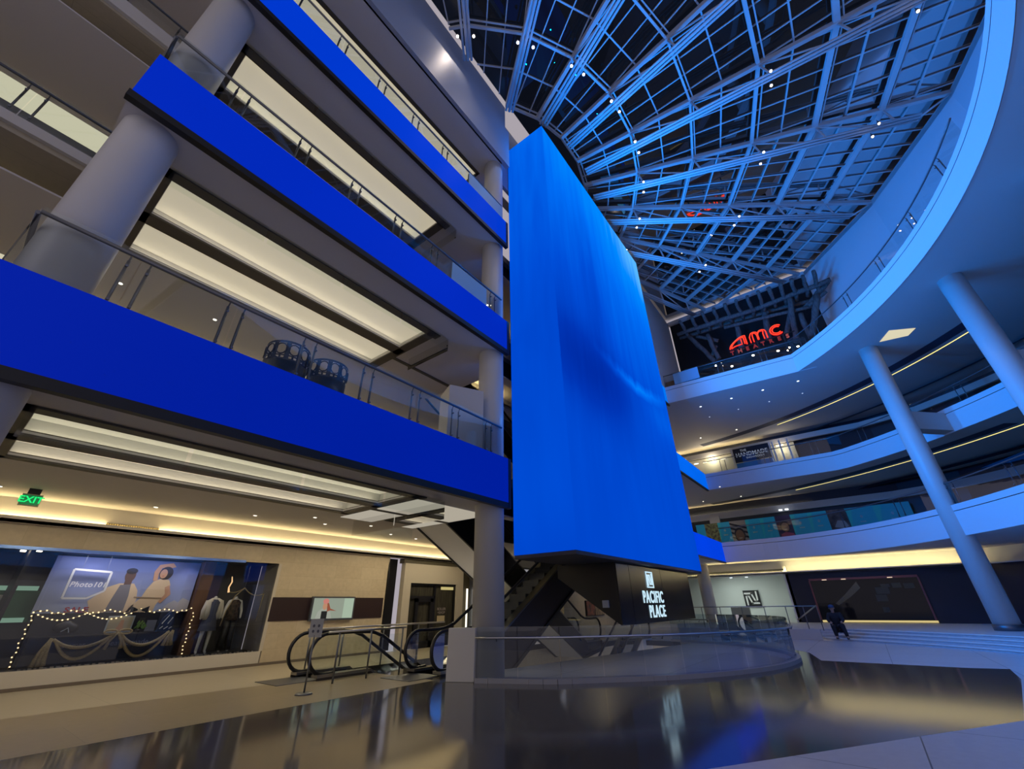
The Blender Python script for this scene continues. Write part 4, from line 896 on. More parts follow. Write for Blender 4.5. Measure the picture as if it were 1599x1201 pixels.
# wall screen
t = thing('wall_screen', 'lit wall screen showing a person in a pink cap and grey jacket', 'screen', (8.62, YW - .1, 1.19))
b = MB(); b.box(8.58, 10.28, YW - .12, YW - .03, 1.15, 1.90); b.build('frame', STEELD, t)
def escreen(pts, m, nm, y=YW - .125): b = MB(); b.ext([(x, y, z) for x, z in pts], (0, -.004, 0)); b.build(nm, m, t)
escreen([(8.64, 1.21), (10.22, 1.21), (10.22, 1.85), (8.64, 1.85)], emis('ad_bg', (.30, .34, .27), .9), 'display')
escreen([(9.82, 1.21), (10.22, 1.21), (10.22, 1.85), (9.82, 1.85)], emis('ad_bg2', (.40, .50, .38), .9), 'ad_side_panel', YW - .13)
escreen([(8.78, 1.21), (8.84, 1.42), (8.98, 1.52), (9.16, 1.52), (9.32, 1.42), (9.4, 1.21)], emis('ad_jacket', (.36, .38, .32), .9), 'figure_jacket', YW - .13)
escreen([(8.98, 1.21), (8.98, 1.44), (9.2, 1.44), (9.2, 1.21)], emis('ad_shirt', (.02, .02, .02), .9), 'figure_shirt', YW - .135)
escreen(blob(9.08, 1.60, .085, .12), emis('ad_face', (.52, .27, .16), .9), 'figure_face', YW - .14); escreen(blob(9.09, 1.75, .11, .085), emis('ad_cap', (.60, .22, .18), .9), 'figure_cap', YW - .145)
escreen([(9.15, 1.72), (9.22, 1.68), (9.30, 1.52), (9.55, 1.44), (9.30, 1.46), (9.18, 1.42)], emis('ad_hair', (.30, .09, .05), .9), 'figure_hair', YW - .138)
# dark recess and door portal
b = MB(); b.box(11.75, 12.55, YW + .5, YW + .6, 0, 3.4); b.box(11.7, 11.78, YW, YW + .5, 0, 3.2); st(b.build('wall_left', BLACK))
b = MB(); b.box(12.55, 16.2, YW - .05, YW + .2, 2.45, 3.22); b.box(12.55, 12.95, YW - .05, YW + .2, 0, 2.45); b.box(15.75, 16.2, YW - .05, YW + .2, 0, 2.45); st(b.build('trim_11', mat('portal_cream', (.55, .50, .40), .6)))
b = MB(); b.box(16.2, 20, YW + .3, YW + .4, 0, 3.4); b.box(12.5, 16.3, YW - .02, YW + .3, 3.22, 3.4); st(b.build('wall_left', mat('shop_back', (.10, .085, .05), .6)))
t = thing('shop_door', 'closed glazed shop door with black frame in the cream portal', 'door', (12.95, YW + .05, 0))
b = MB()
for q in ((12.95, 13.02, 0, 2.45), (14.4, 14.5, 0, 2.45), (15.68, 15.75, 0, 2.45)): b.box(q[0], q[1], YW + .02, YW + .12, q[2], q[3])
b.box(12.95, 15.75, YW + .02, YW + .12, 2.38, 2.45); b.box(13.0, 14.45, YW + .02, YW + .12, 1.86, 1.96); b.build('frame', BLACK, t)
b = MB(); b.box(13.35, 13.5, YW, YW + .1, 0, 1.86); b.box(14.2, 14.38, YW, YW + .1, 0, 1.86); b.box(13.35, 14.38, YW, YW + .1, 1.72, 1.86); b.box(13.35, 14.38, YW, YW + .1, 0, .25); b.build('door_leaf', BLACK, t)
b = MB(); b.box(12.95, 15.75, YW + .14, YW + .16, 0, 2.4); b.build('wood_curtain', noisy('grey_wood', (.07, .065, .045), (.035, .032, .025), 5, .7, .2, 0, 5, (3, 1, .3)), t)
b = MB(); b.box(14.9, 15.7, YW + .1, YW + .13, 2.22, 2.34); b.build('lit_strip', emis('door_lit', (.9, .75, .3), .6), t)
b = MB(); b.box(14.75, 15.2, YW + .09, YW + .12, .90, 1.17); b.build('paper_notice', mat('paper', (.50, .42, .26), .7), t)
text('door_lettering', 'ROLLER\n+SHOP', .15, (14.98, YW + .1, 1.36), (1, 0, 0), (0, 0, 1), mat('letter_dim', (.30, .26, .25), .6), t, .003, .002)
# bright shop beyond
t = thing('lit_display_column', 'slim bright white light column in the shop right of the door', 'light', (16.7, YW + .2, 0)); b = MB(); b.box(16.65, 16.72, YW + .1, YW + .16, .3, 2.3); b.build('light_tube', emis('tube_white', (1, .9, .75), 1.6), t); b = MB(); b.box(16.9, 17.3, YW - .1, YW + .2, 0, 3.1); b.build('post', STEELD, t); b = MB(); b.box(17.35, 17.8, YW + .1, YW + .14, 1.0, 1.9); b.build('yellow_panel', emis('yel_panel', (.9, .6, .12), .7), t)
# sign stand
t = thing('sign_stand', 'slim floor stand with a grey printed escalator notice', 'sign stand', (5.52, 9.55, 0))
b = MB(); b.tube([(5.52, 9.55, .0), (5.52, 9.55, .03)], [.17, .15], 20); b.build('base', STEELD, t); b = MB(); b.tube([(5.52, 9.55, .02), (5.52, 9.55, 1.02)], .018, 8); b.build('pole', STEELD, t)
dv = Vector((.76, -.65, 0)); c = Vector((5.52, 9.53, 1.15)); b = MB(); b.ext([c - dv * .13 - Vector((0, 0, .17)), c + dv * .13 - Vector((0, 0, .17)), c + dv * .13 + Vector((0, 0, .17)), c - dv * .13 + Vector((0, 0, .17))], Vector((.65, .76, 0)) * .015); b.build('notice_board', mat('notice_pale', (.42, .42, .40), .5), t)
nrm = Vector((-.65, -.76, 0)) * .006
for i, (dx, dz) in enumerate(((-.05, .04), (.05, .04), (-.05, -.06), (.05, -.06))):
    p = c + dv * dx + Vector((0, 0, dz)) + nrm; b = MB(); b.ext([p + dv * .025 * math.cos(a) + Vector((0, 0, .03 * math.sin(a))) for a in [q * math.pi / 4 for q in range(8)]], nrm * .3); b.build('pictogram', mat('picto', (.09, .09, .11), .6), t)
# exit sign, vent, ceiling downlights
t = thing('exit_sign', 'green illuminated EXIT sign hanging from the ground floor ceiling', 'exit sign', (.78, 14.4, 3.6)); ex = Vector((.82, 14.1, 3.72))
b = MB(); b.box(.66, .98, 14.08, 14.13, 3.60, 3.85); b.build('housing', mat('exit_frame', (.35, .30, .2), .5), t); b = MB(); b.box(.68, .96, 14.07, 14.08, 3.62, 3.83); b.build('face', mat('exit_face', (.01, .12, .04), .5, 0, .5, (0, .22, .06), .5), t); b = MB(); b.box(.72, .92, 14.08, 14.13, 3.85, 3.97); b.build('ceiling_mount', BLACK, t)
text('lettering', 'EXIT', .19, (.82, 14.062, 3.725), (1, 0, 0), (0, 0, 1), emis('exit_green', (.02, .95, .22), 1.0), t, .002, .004)
t = thing('air_vent', 'long linear air vent grille in the yellow lit cove wall', 'vent', (2.4, 15.42, 3.55)); b = MB(); b.box(2.45, 3.6, 15.46, 15.5, 3.50, 3.60); b.build('grille_back', mat('vent_back', (.12, .10, .05), .7), t)
for i in range(23): b = MB(); x = 2.47 + i * .05; b.box(x, x + .018, 15.44, 15.47, 3.50, 3.60); b.build('slat', mat('vent_slat', (.35, .29, .15), .6), t)
dl = None; DL = [(.28, 14.3, 0), (3.1, 14.35, 0), (5.3, 13.6, 0), (6.6, 12.6, 0), (7.4, 13.4, 0), (8.9, 13.2, 0), (10.2, 13.6, 0), (11.6, 13.8, 0), (8.3, 9.2, 0), (9.0, 11.0, 0), (.3, 12.8, 1), (2.4, 12.6, 1), (4.6, 12.8, 1), (6.4, 12.6, 1)]
ROW = ['']
for i, (x, y, k) in enumerate(DL):
    lab = f'small round downlight in the {"ground floor" if k == 0 else "first balcony"} ceiling above the left shops'
    if dl is None:
        t = thing('downlight', lab, 'downlight', (x, y, B[k]), 'downlights in the left ceilings'); b = MB(); b.tube([(x, y, B[k]), (x, y, B[k] - .012)], .065, 16); b.build('trim_ring', WHITE, t); b = MB(); b.tube([(x, y, B[k] - .012), (x, y, B[k] - .016)], .045, 16); b.build('lens', DOTE, t); dl = t
    else: dup(dl, (x, y, B[k]), lab, 'downlights in the left ceilings' if k == 0 else 'downlights in the first balcony ceiling')
# ---------------------------------------------------------------- theatre level
LOG = noisy('weathered_log', (.20, .16, .14), (.11, .09, .085), 10, .85, .15, .5, 6, (1, 1, .3))
XA = 30.6
t = thing('log_trellis', 'trellis of rough grey logs with slanted props around the red cinema sign', 'log structure', (XA, 2, T[2]))
def logbar(a, c, r=.17): 
    a = Vector(a); c = Vector(c); m_ = [a.lerp(c, q / 5) + Vector((random.uniform(-.04, .04), random.uniform(-.04, .04), random.uniform(-.04, .04))) for q in range(6)]
    b = MB(); b.tube(m_, [r * random.uniform(.88, 1.1) for _ in m_], 9); b.build('log', LOG, t)
def lp(px, py, dx=0): return PIX(px, py, XA + dx)
import math as _m
_M = co.matrix_world.to_3x3()
def PIX(px, py, X):
    d = _M @ Vector((px - 799.5, -(py - 600.5), -640.745)); k = X / d.x; return Vector((X, d.y * k, 1.5 + d.z * k))
for a, c, r, dx in (((1058, 522), (1180, 482), .18, 0), ((1180, 482), (1296, 437), .18, 0), ((1062, 528), (1200, 487), .14, .8), ((1090, 515), (1270, 468), .15, 1.2), ((1130, 512), (1270, 478), .13, .4),
                    ((1104, 523), (1122, 560), .16, .2), ((1075, 524), (1118, 566), .19, .5), ((1118, 540), (1112, 555), .14, .6), ((1088, 525), (1122, 532), .14, .6),
                    ((1150, 505), (1158, 545), .20, .8), ((1192, 480), (1200, 530), .20, .8), ((1232, 462), (1244, 535), .20, .2), ((1238, 470), (1228, 520), .16, .9), ((1250, 490), (1266, 528), .17, .3), ((1276, 460), (1268, 525), .20, .1), ((1292, 440), (1256, 482), .17, .5), ((1262, 478), (1290, 455), .14, .2)): logbar(lp(*a, dx), lp(*c, dx), r)
for i in range(13):
    px = 1070 + i * 17.2; py = 518 - i * 6.1; p = lp(px, py, -.2); logbar(p + Vector((-1.1, 0, .45)), p + Vector((.9, 0, -.1)), .13)
RED = emis('neon_red', (1.0, .02, .012), 1.35); REDK = emis('neon_core', (1.0, .10, .05), 1.6); DRED = mat('unlit_letter', (.30, .09, .12), .5)
t = thing('cinema_sign', 'red neon cinema sign reading amc THEATRES in front of the log trellis', 'sign', tuple(PIX(1190, 548, 28.9)))
SX = 28.9
c0 = PIX(1140, 545, SX); c1 = PIX(1226, 519, SX)
def sg(u, v): # u 0..1 along baseline y- direction, v up in m
    p = c0.lerp(c1, u); return Vector((SX, p.y, c0.z + (c1.z - c0.z) * u * .0 + v))
W = abs(c1.y - c0.y)
print('sign', c0, c1, PIX(1140, 530, SX), PIX(1226, 500, SX))
zb = (c0.z + c1.z) / 2 - .02; H = .72
def stroke(pts, nm, r=.062):
    pp = [Vector((SX, c0.y - u * W, zb + v * H)) for u, v in pts]
    b = MB(); b.tube(pp, r, 8); b.build(nm, RED, t); b = MB(); b.tube([p + Vector((-.06, 0, 0)) for p in pp], r * .3, 6); b.build('neon_core', REDK, t)
for off in (0, .11):
    o_ = off
    stroke(smooth([(.0 + o_ * .3, .0 + o_ * .6), (.03 + o_ * .25, .35), (.13, .72 - o_ * .5), (.24 - o_ * .1, .98 - o_), (.325 - o_ * .3, 1.0 - o_)], 4) + [(.325 - o_ * .3, .02 + o_)], 'letter_a_outline', .045)
stroke([(.03, .02), (.10, .16), (.24, .18), (.24, .72)], 'letter_a_inner', .04)
for off in (0, .055):
    stroke([(.40 + off, .0), (.40 + off, .62)] + smooth([(.40 + off, .62), (.44 + off * .5, .98 - off), (.50, 1.02 - off * 2), (.545 - off * .5, .9 - off), (.55 - off * .3, .6)], 4) + [(.55 - off * .3, .1)], 'letter_m_left', .04)
    stroke(smooth([(.55, .6), (.58, .95 - off), (.64, 1.02 - off * 2), (.69 - off * .6, .88 - off), (.70 - off, .6)], 4) + [(.70 - off, .0)], 'letter_m_right', .04)
for rr in (1.0, .68):
    stroke([(.885 + .115 * rr * math.cos(R(a)), .5 + .52 * rr * math.sin(R(a))) for a in range(48, 313, 12)], 'letter_c_outline', .045)
for i, ch in enumerate('THEATRES'):
    text('letter_' + ch.lower(), ch, .40, (SX, c0.y - (.02 + i * .142) * W, zb - .34), (0, -1, 0), (0, 0, 1), emis('letter_lit_end', (.40, .09, .10), .8) if i in (1, 7) else emis('letter_dim_red', (.28, .035, .05), .8), t, .03, .01)
b = MB(); b.box(SX + .08, SX + .14, c0.y - W * 1.15, c0.y + .1, zb - .10, zb - .04)
for u in (.1, .5, .95): b.box(SX + .06, SX + .12, c0.y - u * W - .04, c0.y - u * W + .04, T[2], zb + .1)
b.build('sign_support', BLACK, t)
for px, py in ((1115, 566), (1143, 572), (1176, 555), (1215, 548), (1232, 543), (1246, 541), (1118, 571), (1231, 547)):
    p = PIX(px, py, 32); b = MB(); b.tube([p + Vector((0, 0, .03)), p - Vector((0, 0, .03))], .08, 10); tag(b.build('lobby_lamp', SPOTE), 'tiny warm lamp glowing in the dark theatre lobby', 'lamp', 'lobby lamps behind the theatre railing')
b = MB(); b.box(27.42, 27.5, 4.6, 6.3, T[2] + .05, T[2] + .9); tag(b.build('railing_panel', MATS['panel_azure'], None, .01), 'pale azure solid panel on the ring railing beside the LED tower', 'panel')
b = MB(); b.box(27.6, 27.9, 6.35, 6.95, T[2] + .02, T[2] + .5); tag(b.build('timber_box', mat('box_wood', (.45, .22, .10), .6), None, .01), 'small orange brown box at the end of the ring railing', 'box')
# ---------------------------------------------------------------- ring soffit lights
dr = None
def discs(pts, z, lab, grp, r=.06, m=None):
    first = None
    for (x, y) in pts:
        if first is None:
            t = thing('downlight', lab, 'downlight', (x, y, z), grp); b = MB(); b.tube([(x, y, z), (x, y, z - .012)], r * 1.3, 14); b.build('trim_ring', WHITE, t); b = MB(); b.tube([(x, y, z - .012), (x, y, z - .018)], r, 14); b.build('lens', m or DOTE, t); first = t
        else: dup(first, (x, y, z), lab, grp)
def Z(px, py, z):
    d = _M @ Vector((px - 799.5, -(py - 600.5), -640.745)); k = (z - 1.5) / d.z; return (d.x * k, d.y * k)
discs([Z(1094, 635, B[2]), Z(1142, 622, B[2]), Z(1191, 609, B[2]), Z(1246, 595, B[2])], B[2], 'bright downlight in the front row of the grey ring soffit', 'front row of ring soffit downlights', .07, emis('cool_dot', (.75, .9, 1), 3))
discs([Z(1108, 651, B[2]), Z(1153, 639, B[2]), Z(1201, 627, B[2]), Z(1253, 614, B[2])], B[2], 'dimmer downlight in the back row of the grey ring soffit', 'back row of ring soffit downlights', .045, emis('cool_dot2', (.5, .6, .75), 1.5))
discs([Z(1094, 684, B[2]), Z(1150, 671, B[2])], B[2], 'warm downlight in the yellow lit part of the ring soffit', 'warm ring soffit downlights', .06)
discs([Z(1098, 783, B[1]), Z(1124, 760, B[1]), Z(1157, 775, B[1])], B[1], 'warm downlight in the middle balcony soffit on the right', 'warm downlights under the middle right balcony', .05)
for z, rr, a0, a1, gaps, nm in ((B[2], 25.6, -24.5, -56, (), 'upper'), (B[1], 26.4, -23.0, -52, (), 'lower')):
    t = thing('soffit_light_line', f'thin curved yellow light line in the {nm} soffit on the right', 'light line', (*arc(rr, a0, a0 - 1, 1)[0], z))
    b = MB(); p = arc(rr, a0, a1, 24); q = arc(rr + .07, a0, a1, 24)
    for i in range(24): b.quad((*p[i], z - .012), (*p[i + 1], z - .012), (*q[i + 1], z - .012), (*q[i], z - .012))
    b.build('light_line', YSTRIP, t)
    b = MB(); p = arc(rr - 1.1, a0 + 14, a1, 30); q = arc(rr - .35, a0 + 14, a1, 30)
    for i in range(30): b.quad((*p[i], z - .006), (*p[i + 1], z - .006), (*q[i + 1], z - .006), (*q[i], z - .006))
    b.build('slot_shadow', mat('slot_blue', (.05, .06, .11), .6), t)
    b = MB(); p = arc(rr + 3.2, a0 + 14, a1, 30); q = arc(rr + 3.6, a0 + 14, a1, 30)
    for i in range(30): b.quad((*p[i], z - .25), (*p[i + 1], z - .25), (*q[i + 1], z + .0), (*q[i], z + .0))
    st(b.build('trim_12', NAVY))
pp = [Z(1373, 534, B[2]), Z(1388, 516, B[2]), Z(1430, 512, B[2]), Z(1418, 524, B[2])]
b = MB(); b.quad(*[(x, y, B[2] - .01) for x, y in pp]); tag(b.build('ceiling_light_panel', emis('panel_right', (.95, .88, .62), .75)), 'pale square ceiling light between the two tall right columns', 'ceiling light')
# ---------------------------------------------------------------- market shop on the middle right balcony
t = thing('market_shopfront', 'bright shop front with black sign board on the middle right balcony', 'shop front', (37.5, 5, T[1])); X3 = 37.9
def w3(p0, p1, X=X3): a, c = PIX(*p0, X), PIX(*p1, X); return a, c
b = MB()
b.box(38.9, 39.0, 1.0, 9.6, T[1], 12.9); b.build('back_wall', mat('shop_cream', (.62, .60, .50), .6), t)
b = MB(); y0, y1 = PIX(1140, 690, X3).y, PIX(1198, 690, X3).y; b.box(X3 - .06, X3, y1, y0, 11.75, 12.92); b.build('sign_board', NAVY, t)
yc = (y0 + y1) / 2; LW = mat('sign_pale', (.55, .58, .62), .5, 0, .5, (.3, .33, .38), .5)
text('sign_text', 'THE', .26, (X3 - .07, yc + .55, 12.68), (0, -1, 0), (0, 0, 1), LW, t, .01, 0); text('sign_text', 'HANDMADE', .46, (X3 - .07, yc, 12.34), (0, -1, 0), (0, 0, 1), LW, t, .01, .004, sx=.92); text('sign_text', 'SHOWROOM', .22, (X3 - .07, yc - .2, 12.02), (0, -1, 0), (0, 0, 1), LW, t, .01, 0)
b = MB()
for y in (9.3, y0 + .1, y1 - .08, 1.35, 1.9, 2.4): b.box(X3 - .05, X3 + .08, y - .06, y + .06, T[1], 12.95)
b.build('mullions', WHITE, t)
b = MB(); b.box(X3, X3 + .9, y1, y0, T[1], 11.7); b.build('blue_display', mat('disp_blue', (.05, .25, .6), .5), t)
b = MB(); b.box(X3 + .3, X3 + .9, y0 + .3, 8.9, T[1], 11.1); b.build('dark_counter', mat('counter_maroon', (.10, .03, .03), .6), t); b = MB(); b.box(X3 + .3, X3 + .9, 1.4, 2.4, T[1], 11.3); b.build('maroon_panel', MATS['counter_maroon'], t)
b = MB()
for i in range(4): b.box(X3 + .5, X3 + .6, 8.4 - i * .75, 8.75 - i * .75, 12.45, 12.52)
for i in range(5): b.box(X3 + .2, X3 + .3, y0 - .45 - i * .58, y0 - .12 - i * .58, 11.55, 11.64); b.box(X3 + .2, X3 + .3, y0 - .55 - i * .58, y0 - .4 - i * .58, 11.18, 11.24)
b.box(X3 + .3, X3 + .4, 1.7, 2.2, 12.6, 12.68); b.build('shop_lamps', emis('shop_lamp', (1, .85, .65), 3), t)
lamp('market_light', 'POINT', (X3 + .5, 7.2, 12.6), (0, 0, 0), (1, .85, .6), 60, .2); lamp('market_light', 'POINT', (X3 + .5, 1.9, 12.5), (0, 0, 0), (1, .85, .6), 25, .2)
# ---------------------------------------------------------------- hoarding with banners on the lowest right balcony
t = thing('hoarding', 'long teal printed hoarding with portrait panels on the lowest right balcony', 'hoarding', (39.0, 2, T[0])); XH = 39.0; zt = 7.42
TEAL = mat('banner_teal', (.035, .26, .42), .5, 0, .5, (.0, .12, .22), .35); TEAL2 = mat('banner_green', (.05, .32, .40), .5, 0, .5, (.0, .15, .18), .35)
ya, yb = 9.9, -4.15
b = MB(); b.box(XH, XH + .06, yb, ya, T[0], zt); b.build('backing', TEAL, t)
def band(u0, u1, m, nm, d=.01): b = MB(); b.box(XH - d, XH, yb + (ya - yb) * (1 - u1), yb + (ya - yb) * (1 - u0), T[0], zt); return b.build(nm, m, t)
for u0, u1, m in ((.05, .125, noisy('ban_green', (.30, .35, .16), (.08, .06, .05), 5, .6)), (.19, .275, mat('ban_stripe', (.45, .42, .40), .6)), (.425, .50, mat('ban_violet', (.07, .05, .14), .6)), (.665, .745, noisy('ban_brown', (.28, .18, .14), (.06, .035, .03), 2.2, .6))): band(u0, u1, m, 'portrait_panel')
def hy(u): return ya - (ya - yb) * u
def hflat(pts, m, nm, d=.02): b = MB(); b.ext([(XH - d, hy(u), T[0] + (zt - T[0]) * v) for u, v in pts], (-.004, 0, 0)); b.build(nm, m, t)
for i in range(6): hflat([(.19 + .0, .95 - i * .16), (.275, .75 - i * .16), (.275, .68 - i * .16), (.19, .88 - i * .16)], mat('ban_dark', (.03, .03, .05), .6), 'stripe')
def head(u, v, w, h, hair, skin, k=0):
    hflat([(u + w * 1.3 * math.cos(a), v + h * 1.25 * math.sin(a)) for a in [q * math.pi / 8 for q in range(16)]], hair, 'portrait_hair', .03); hflat([(u + w * math.cos(a), v - h * .1 + h * math.sin(a)) for a in [q * math.pi / 8 for q in range(16)]], skin, 'portrait_face', .036)
    hflat([(u - w * .5, v - h * .5), (u + w * .5, v - h * .5), (u + w * .3, v - h * .68), (u - w * .3, v - h * .68)], mat('teeth', (.6, .55, .5), .5), 'portrait_smile', .042)
head(.232, .50, .022, .20, MATS['ban_dark'], mat('face_a', (.32, .18, .12), .6)); head(.463, .62, .018, .15, MATS['ban_dark'], mat('face_b', (.42, .26, .2), .6)); hflat([(.43, .0), (.435, .38), (.46, .45), (.495, .38), (.50, .0)], mat('pink_shirt', (.55, .12, .22), .6), 'portrait_shirt', .03)
hflat([(.68, .45), (.70, .65), (.73, .62), (.74, .45), (.72, .38)], mat('watch', (.45, .42, .38), .4), 'watch_dial', .03)
for u0, u1 in ((.125, .19), (.275, .35), (.35, .425), (.50, .58), (.58, .665), (.745, .86), (.86, .99)):
    hflat([(u0, .98), (u0 + (u1 - u0) * .25, .98), (u0 + (u1 - u0) * .1, .45), (u0, .30)], TEAL2, 'pale_wedge'); hflat([((u0 + u1) / 2 + .006 * math.cos(a), .70 + .05 * math.sin(a)) for a in [q * math.pi / 4 for q in range(8)]], mat('white_mark', (.4, .6, .65), .5), 'white_emblem')
    b = MB(); um = (u0 + u1) / 2; b.box(XH - .02, XH - .012, hy(um + .012), hy(um - .012), T[0] + .52 * (zt - T[0]), T[0] + .56 * (zt - T[0])); b.box(XH - .02, XH - .012, hy(um + .02), hy(um - .02), T[0] + .26 * (zt - T[0]), T[0] + .30 * (zt - T[0])); b.build('caption_bar', MATS['white_mark'], t)
b = MB(); b.box(39.0, 39.3, 7.9, 8.7, 7.42, 8.0); tag(b.build('pilaster', PLASTER), 'short pale pilaster above the left end of the teal hoarding', 'pilaster')
for dy in (0, .42): b = MB(); b.tube([(38.9, 3.35 - dy, 7.78), (38.9, 3.35 - dy, 7.86)], .12, 12); tag(b.build('hoarding_lamp', emis('cool_lamp', (.85, .9, 1), 3)), f'bright cool lamp in the dark above the teal hoarding, {"left" if dy == 0 else "right"} of two', 'lamp')
# ---------------------------------------------------------------- dark shop front at right ground level
t = thing('dark_shopfront', 'dark glazed shop front with thin rose frame behind the pale steps', 'shop front', (34.8, 0, .35)); X4 = 34.85
a = PIX(1265, 908, X4); c = PIX(1432, 903, X4); d_ = PIX(1285, 968, X4); e_ = PIX(1459, 968, X4)
ROSE = mat('rose_frame', (.22, .07, .08), .4)
y0, y1 = a.y, c.y; zt4 = 2.66; zb4 = .50
b = MB(); b.box(X4 - .04, X4, y1, y0, zb4, zt4); b.build('glass_front', mat('dark_glass', (.010, .012, .016), .05, 0, .3), t)
b = MB(); b.box(X4 - .12, X4, y1 - .05, y0 + .05, zt4, zt4 + .12); b.box(X4 - .08, X4, y0, y0 + .08, zb4, zt4); b.box(X4 - .08, X4, y1 - .08, y1, zb4, zt4); b.build('frame', ROSE, t)
b = MB(); b.box(X4 - .10, X4, y1 - .1, y0, .38, .48); b.build('lit_sill', emis('sill_lit', (.85, .68, .30), .75), t)
b = MB()
for u in (.13, .32, .75): yy = y0 + (y1 - y0) * u; b.box(X4 - .13, X4 - .12, yy - .22, yy + .02, zt4 + .01, zt4 + .05)
b.build('top_lamps', emis('rose_lamp', (1, .75, .55), 1.0), t)
b = MB(); PA = lambda u, v: (X4 - .05, y0 + (y1 - y0) * u, zb4 + (zt4 - zb4) * v)
b.ext([PA(.18, .40), PA(.30, .62), PA(.45, .94), PA(.47, .78), PA(.36, .58), PA(.21, .36)], (-.004, 0, 0)); b.build('pale_ribbon', mat('ribbon_olive', (.16, .15, .10), .6), t)
for u0, u1, v0, v1 in ((.60, .72, .62, .78), (.66, .74, .78, .86), (.76, .84, .76, .88), (.86, .95, .74, .86), (.58, .68, .44, .60), (.60, .66, .18, .30)): b = MB(); b.ext([PA(u0, v0), PA(u1, v0), PA(u1, v1), PA(u0, v1)], (-.004, 0, 0)); b.build('pale_box', mat('box_olive', (.07, .07, .05), .6), t)
# lobby
t = thing('logo_panel', 'square black panel with white angular monogram on the pale lobby wall', 'sign', (39.9, 6.7, 2)); yL = (PIX(1161, 934, 39.9).y + PIX(1188, 934, 39.9).y) / 2; zc = (PIX(1172, 922, 39.9).z + PIX(1174, 947, 39.9).z) / 2
b = MB(); b.box(39.84, 39.98, yL - .55, yL + .55, zc - .55, zc + .55); b.build('board', BLACK, t)
logo('monogram', 0, 0, 1.25, 1.25, lambda x, z, d: (39.83 - d * .01, yL - x, zc + z), WHITE, t, False)
b = MB(); b.box(36.5, 36.9, 6.9, 8.1, .35, 1.2); tag(b.build('reception_desk', mat('desk', (.30, .30, .28), .5), None, .01), 'grey reception desk block in the pale lobby', 'desk')
for dy in (0, 1.1): b = MB(); b.tube([(38.5, 8.0 - dy, 3.2), (38.5, 8.0 - dy, 3.34)], .09, 12); tag(b.build('track_light', emis('track_cool', (.8, .95, 1), 3)), f'bright track light on the dark lobby ceiling, {"left" if dy == 0 else "right"} one', 'spotlight')
lamp('lobby_light', 'AREA', (38.0, 7.5, 3.3), (38.6, 7.3, 0), (.88, 1, .93), 120, 3)
b = MB(); b.cyl((34.2, 8.9, .35), .42, 3.6, 32); tag(b.build('column', COLM), 'round warm lit column just right of the tower base', 'column')
# low platform guard rail
t = thing('steel_guard_rail', 'thin steel guard rail on the raised platform left of the seated person', 'railing', (25.2, 7, .4)); XG = 25.2
b = MB(); b.tube([(XG, 8.2, 1.32), (XG, 1.95, 1.32)], .022, 6); b.build('top_rail', STEEL, t)
for y in (8.0, 7.0, 6.1, 5.1, 4.1, 3.2, 2.5, 1.97): b = MB(); b.tube([(XG, y, .35), (XG, y, 1.32)], .018, 6); b.build('post', STEELD, t)
b = MB(); b.tube([(XG - .4, 2.8, .78), (XG - .1, 1.95, 1.34)], .03, 6); b.build('sloping_rail', mat('brass_rail', (.5, .42, .25), .35, .8), t)
# ---------------------------------------------------------------- seated person
px0 = Vector((25.25, 1.42, .0))
pt = thing('person', 'person in dark coat and blue cap sitting on the pale steps, hands on knees', 'person', (25.2, 1.5, .18))
def S(a, y, z): return (px0.x - a, px0.y + y, z)    # a = toward the atrium, y = lateral
V = [S(-.05, 0, .48), S(-.04, 0, .68), S(.02, 0, .92), S(.06, 0, 1.04), S(.10, 0, 1.12), S(.13, 0, 1.22), S(.11, 0, 1.30),
     S(.05, .19, .98), S(.14, .26, .74), S(.36, .17, .70), S(.05, -.19, .98), S(.16, -.28, .76), S(.40, -.22, .72),
     S(.02, .10, .46), S(.40, .14, .58), S(.34, .12, .26), S(.38, .12, .15), S(.52, .12, .12),
     S(.02, -.10, .46), S(.42, -.20, .62), S(.46, -.24, .28), S(.50, -.26, .15), S(.64, -.28, .12)]
Ed = [(0, 1), (1, 2), (2, 3), (3, 4), (4, 5), (5, 6), (2, 7), (7, 8), (8, 9), (2, 10), (10, 11), (11, 12), (0, 13), (13, 14), (14, 15), (15, 16), (16, 17), (0, 18), (18, 19), (19, 20), (20, 21), (21, 22)]
Rd = [.15, .145, .15, .07, .05, .095, .085, .075, .055, .035, .075, .055, .035, .10, .08, .055, .04, .035, .10, .08, .055, .04, .035]
SKIN = mat('skin', (.42, .25, .18), .6); COAT = mat('dark_coat', (.012, .012, .018), .8); CAPM = mat('cap_blue', (.03, .07, .16), .8)
body = skinned('body', V, Ed, Rd, SKIN, pt)
def coat(vs, es, rs, nm, m): return skinned(nm, [V[i] for i in vs], es, rs, m, pt)
coat([0, 1, 2, 3, 7, 8, 9, 10, 11, 12], [(0, 1), (1, 2), (2, 3), (2, 4), (4, 5), (5, 6), (2, 7), (7, 8), (8, 9)], [.19, .18, .18, .09, .10, .08, .052, .10, .08, .052], 'coat', COAT)
coat([0, 13, 14, 15, 16, 18, 19, 20, 21], [(0, 1), (1, 2), (2, 3), (3, 4), (0, 5), (5, 6), (6, 7), (7, 8)], [.17, .125, .10, .078, .07, .125, .10, .078, .07], 'trousers', COAT)
for i0, i1 in ((16, 17), (21, 22)): skinned('shoe', [Vector(V[i0]) + Vector((.05, 0, -.02)), Vector(V[i0]) + Vector((-.05, 0, -.04)), V[i1]], [(0, 1), (1, 2)], [.05, .055, .045], mat('shoe_grey', (.05, .06, .07), .6), pt)
hd = Vector(S(.125, 0, 1.235))
b = MB(); n = 14
for ring in range(6): pass
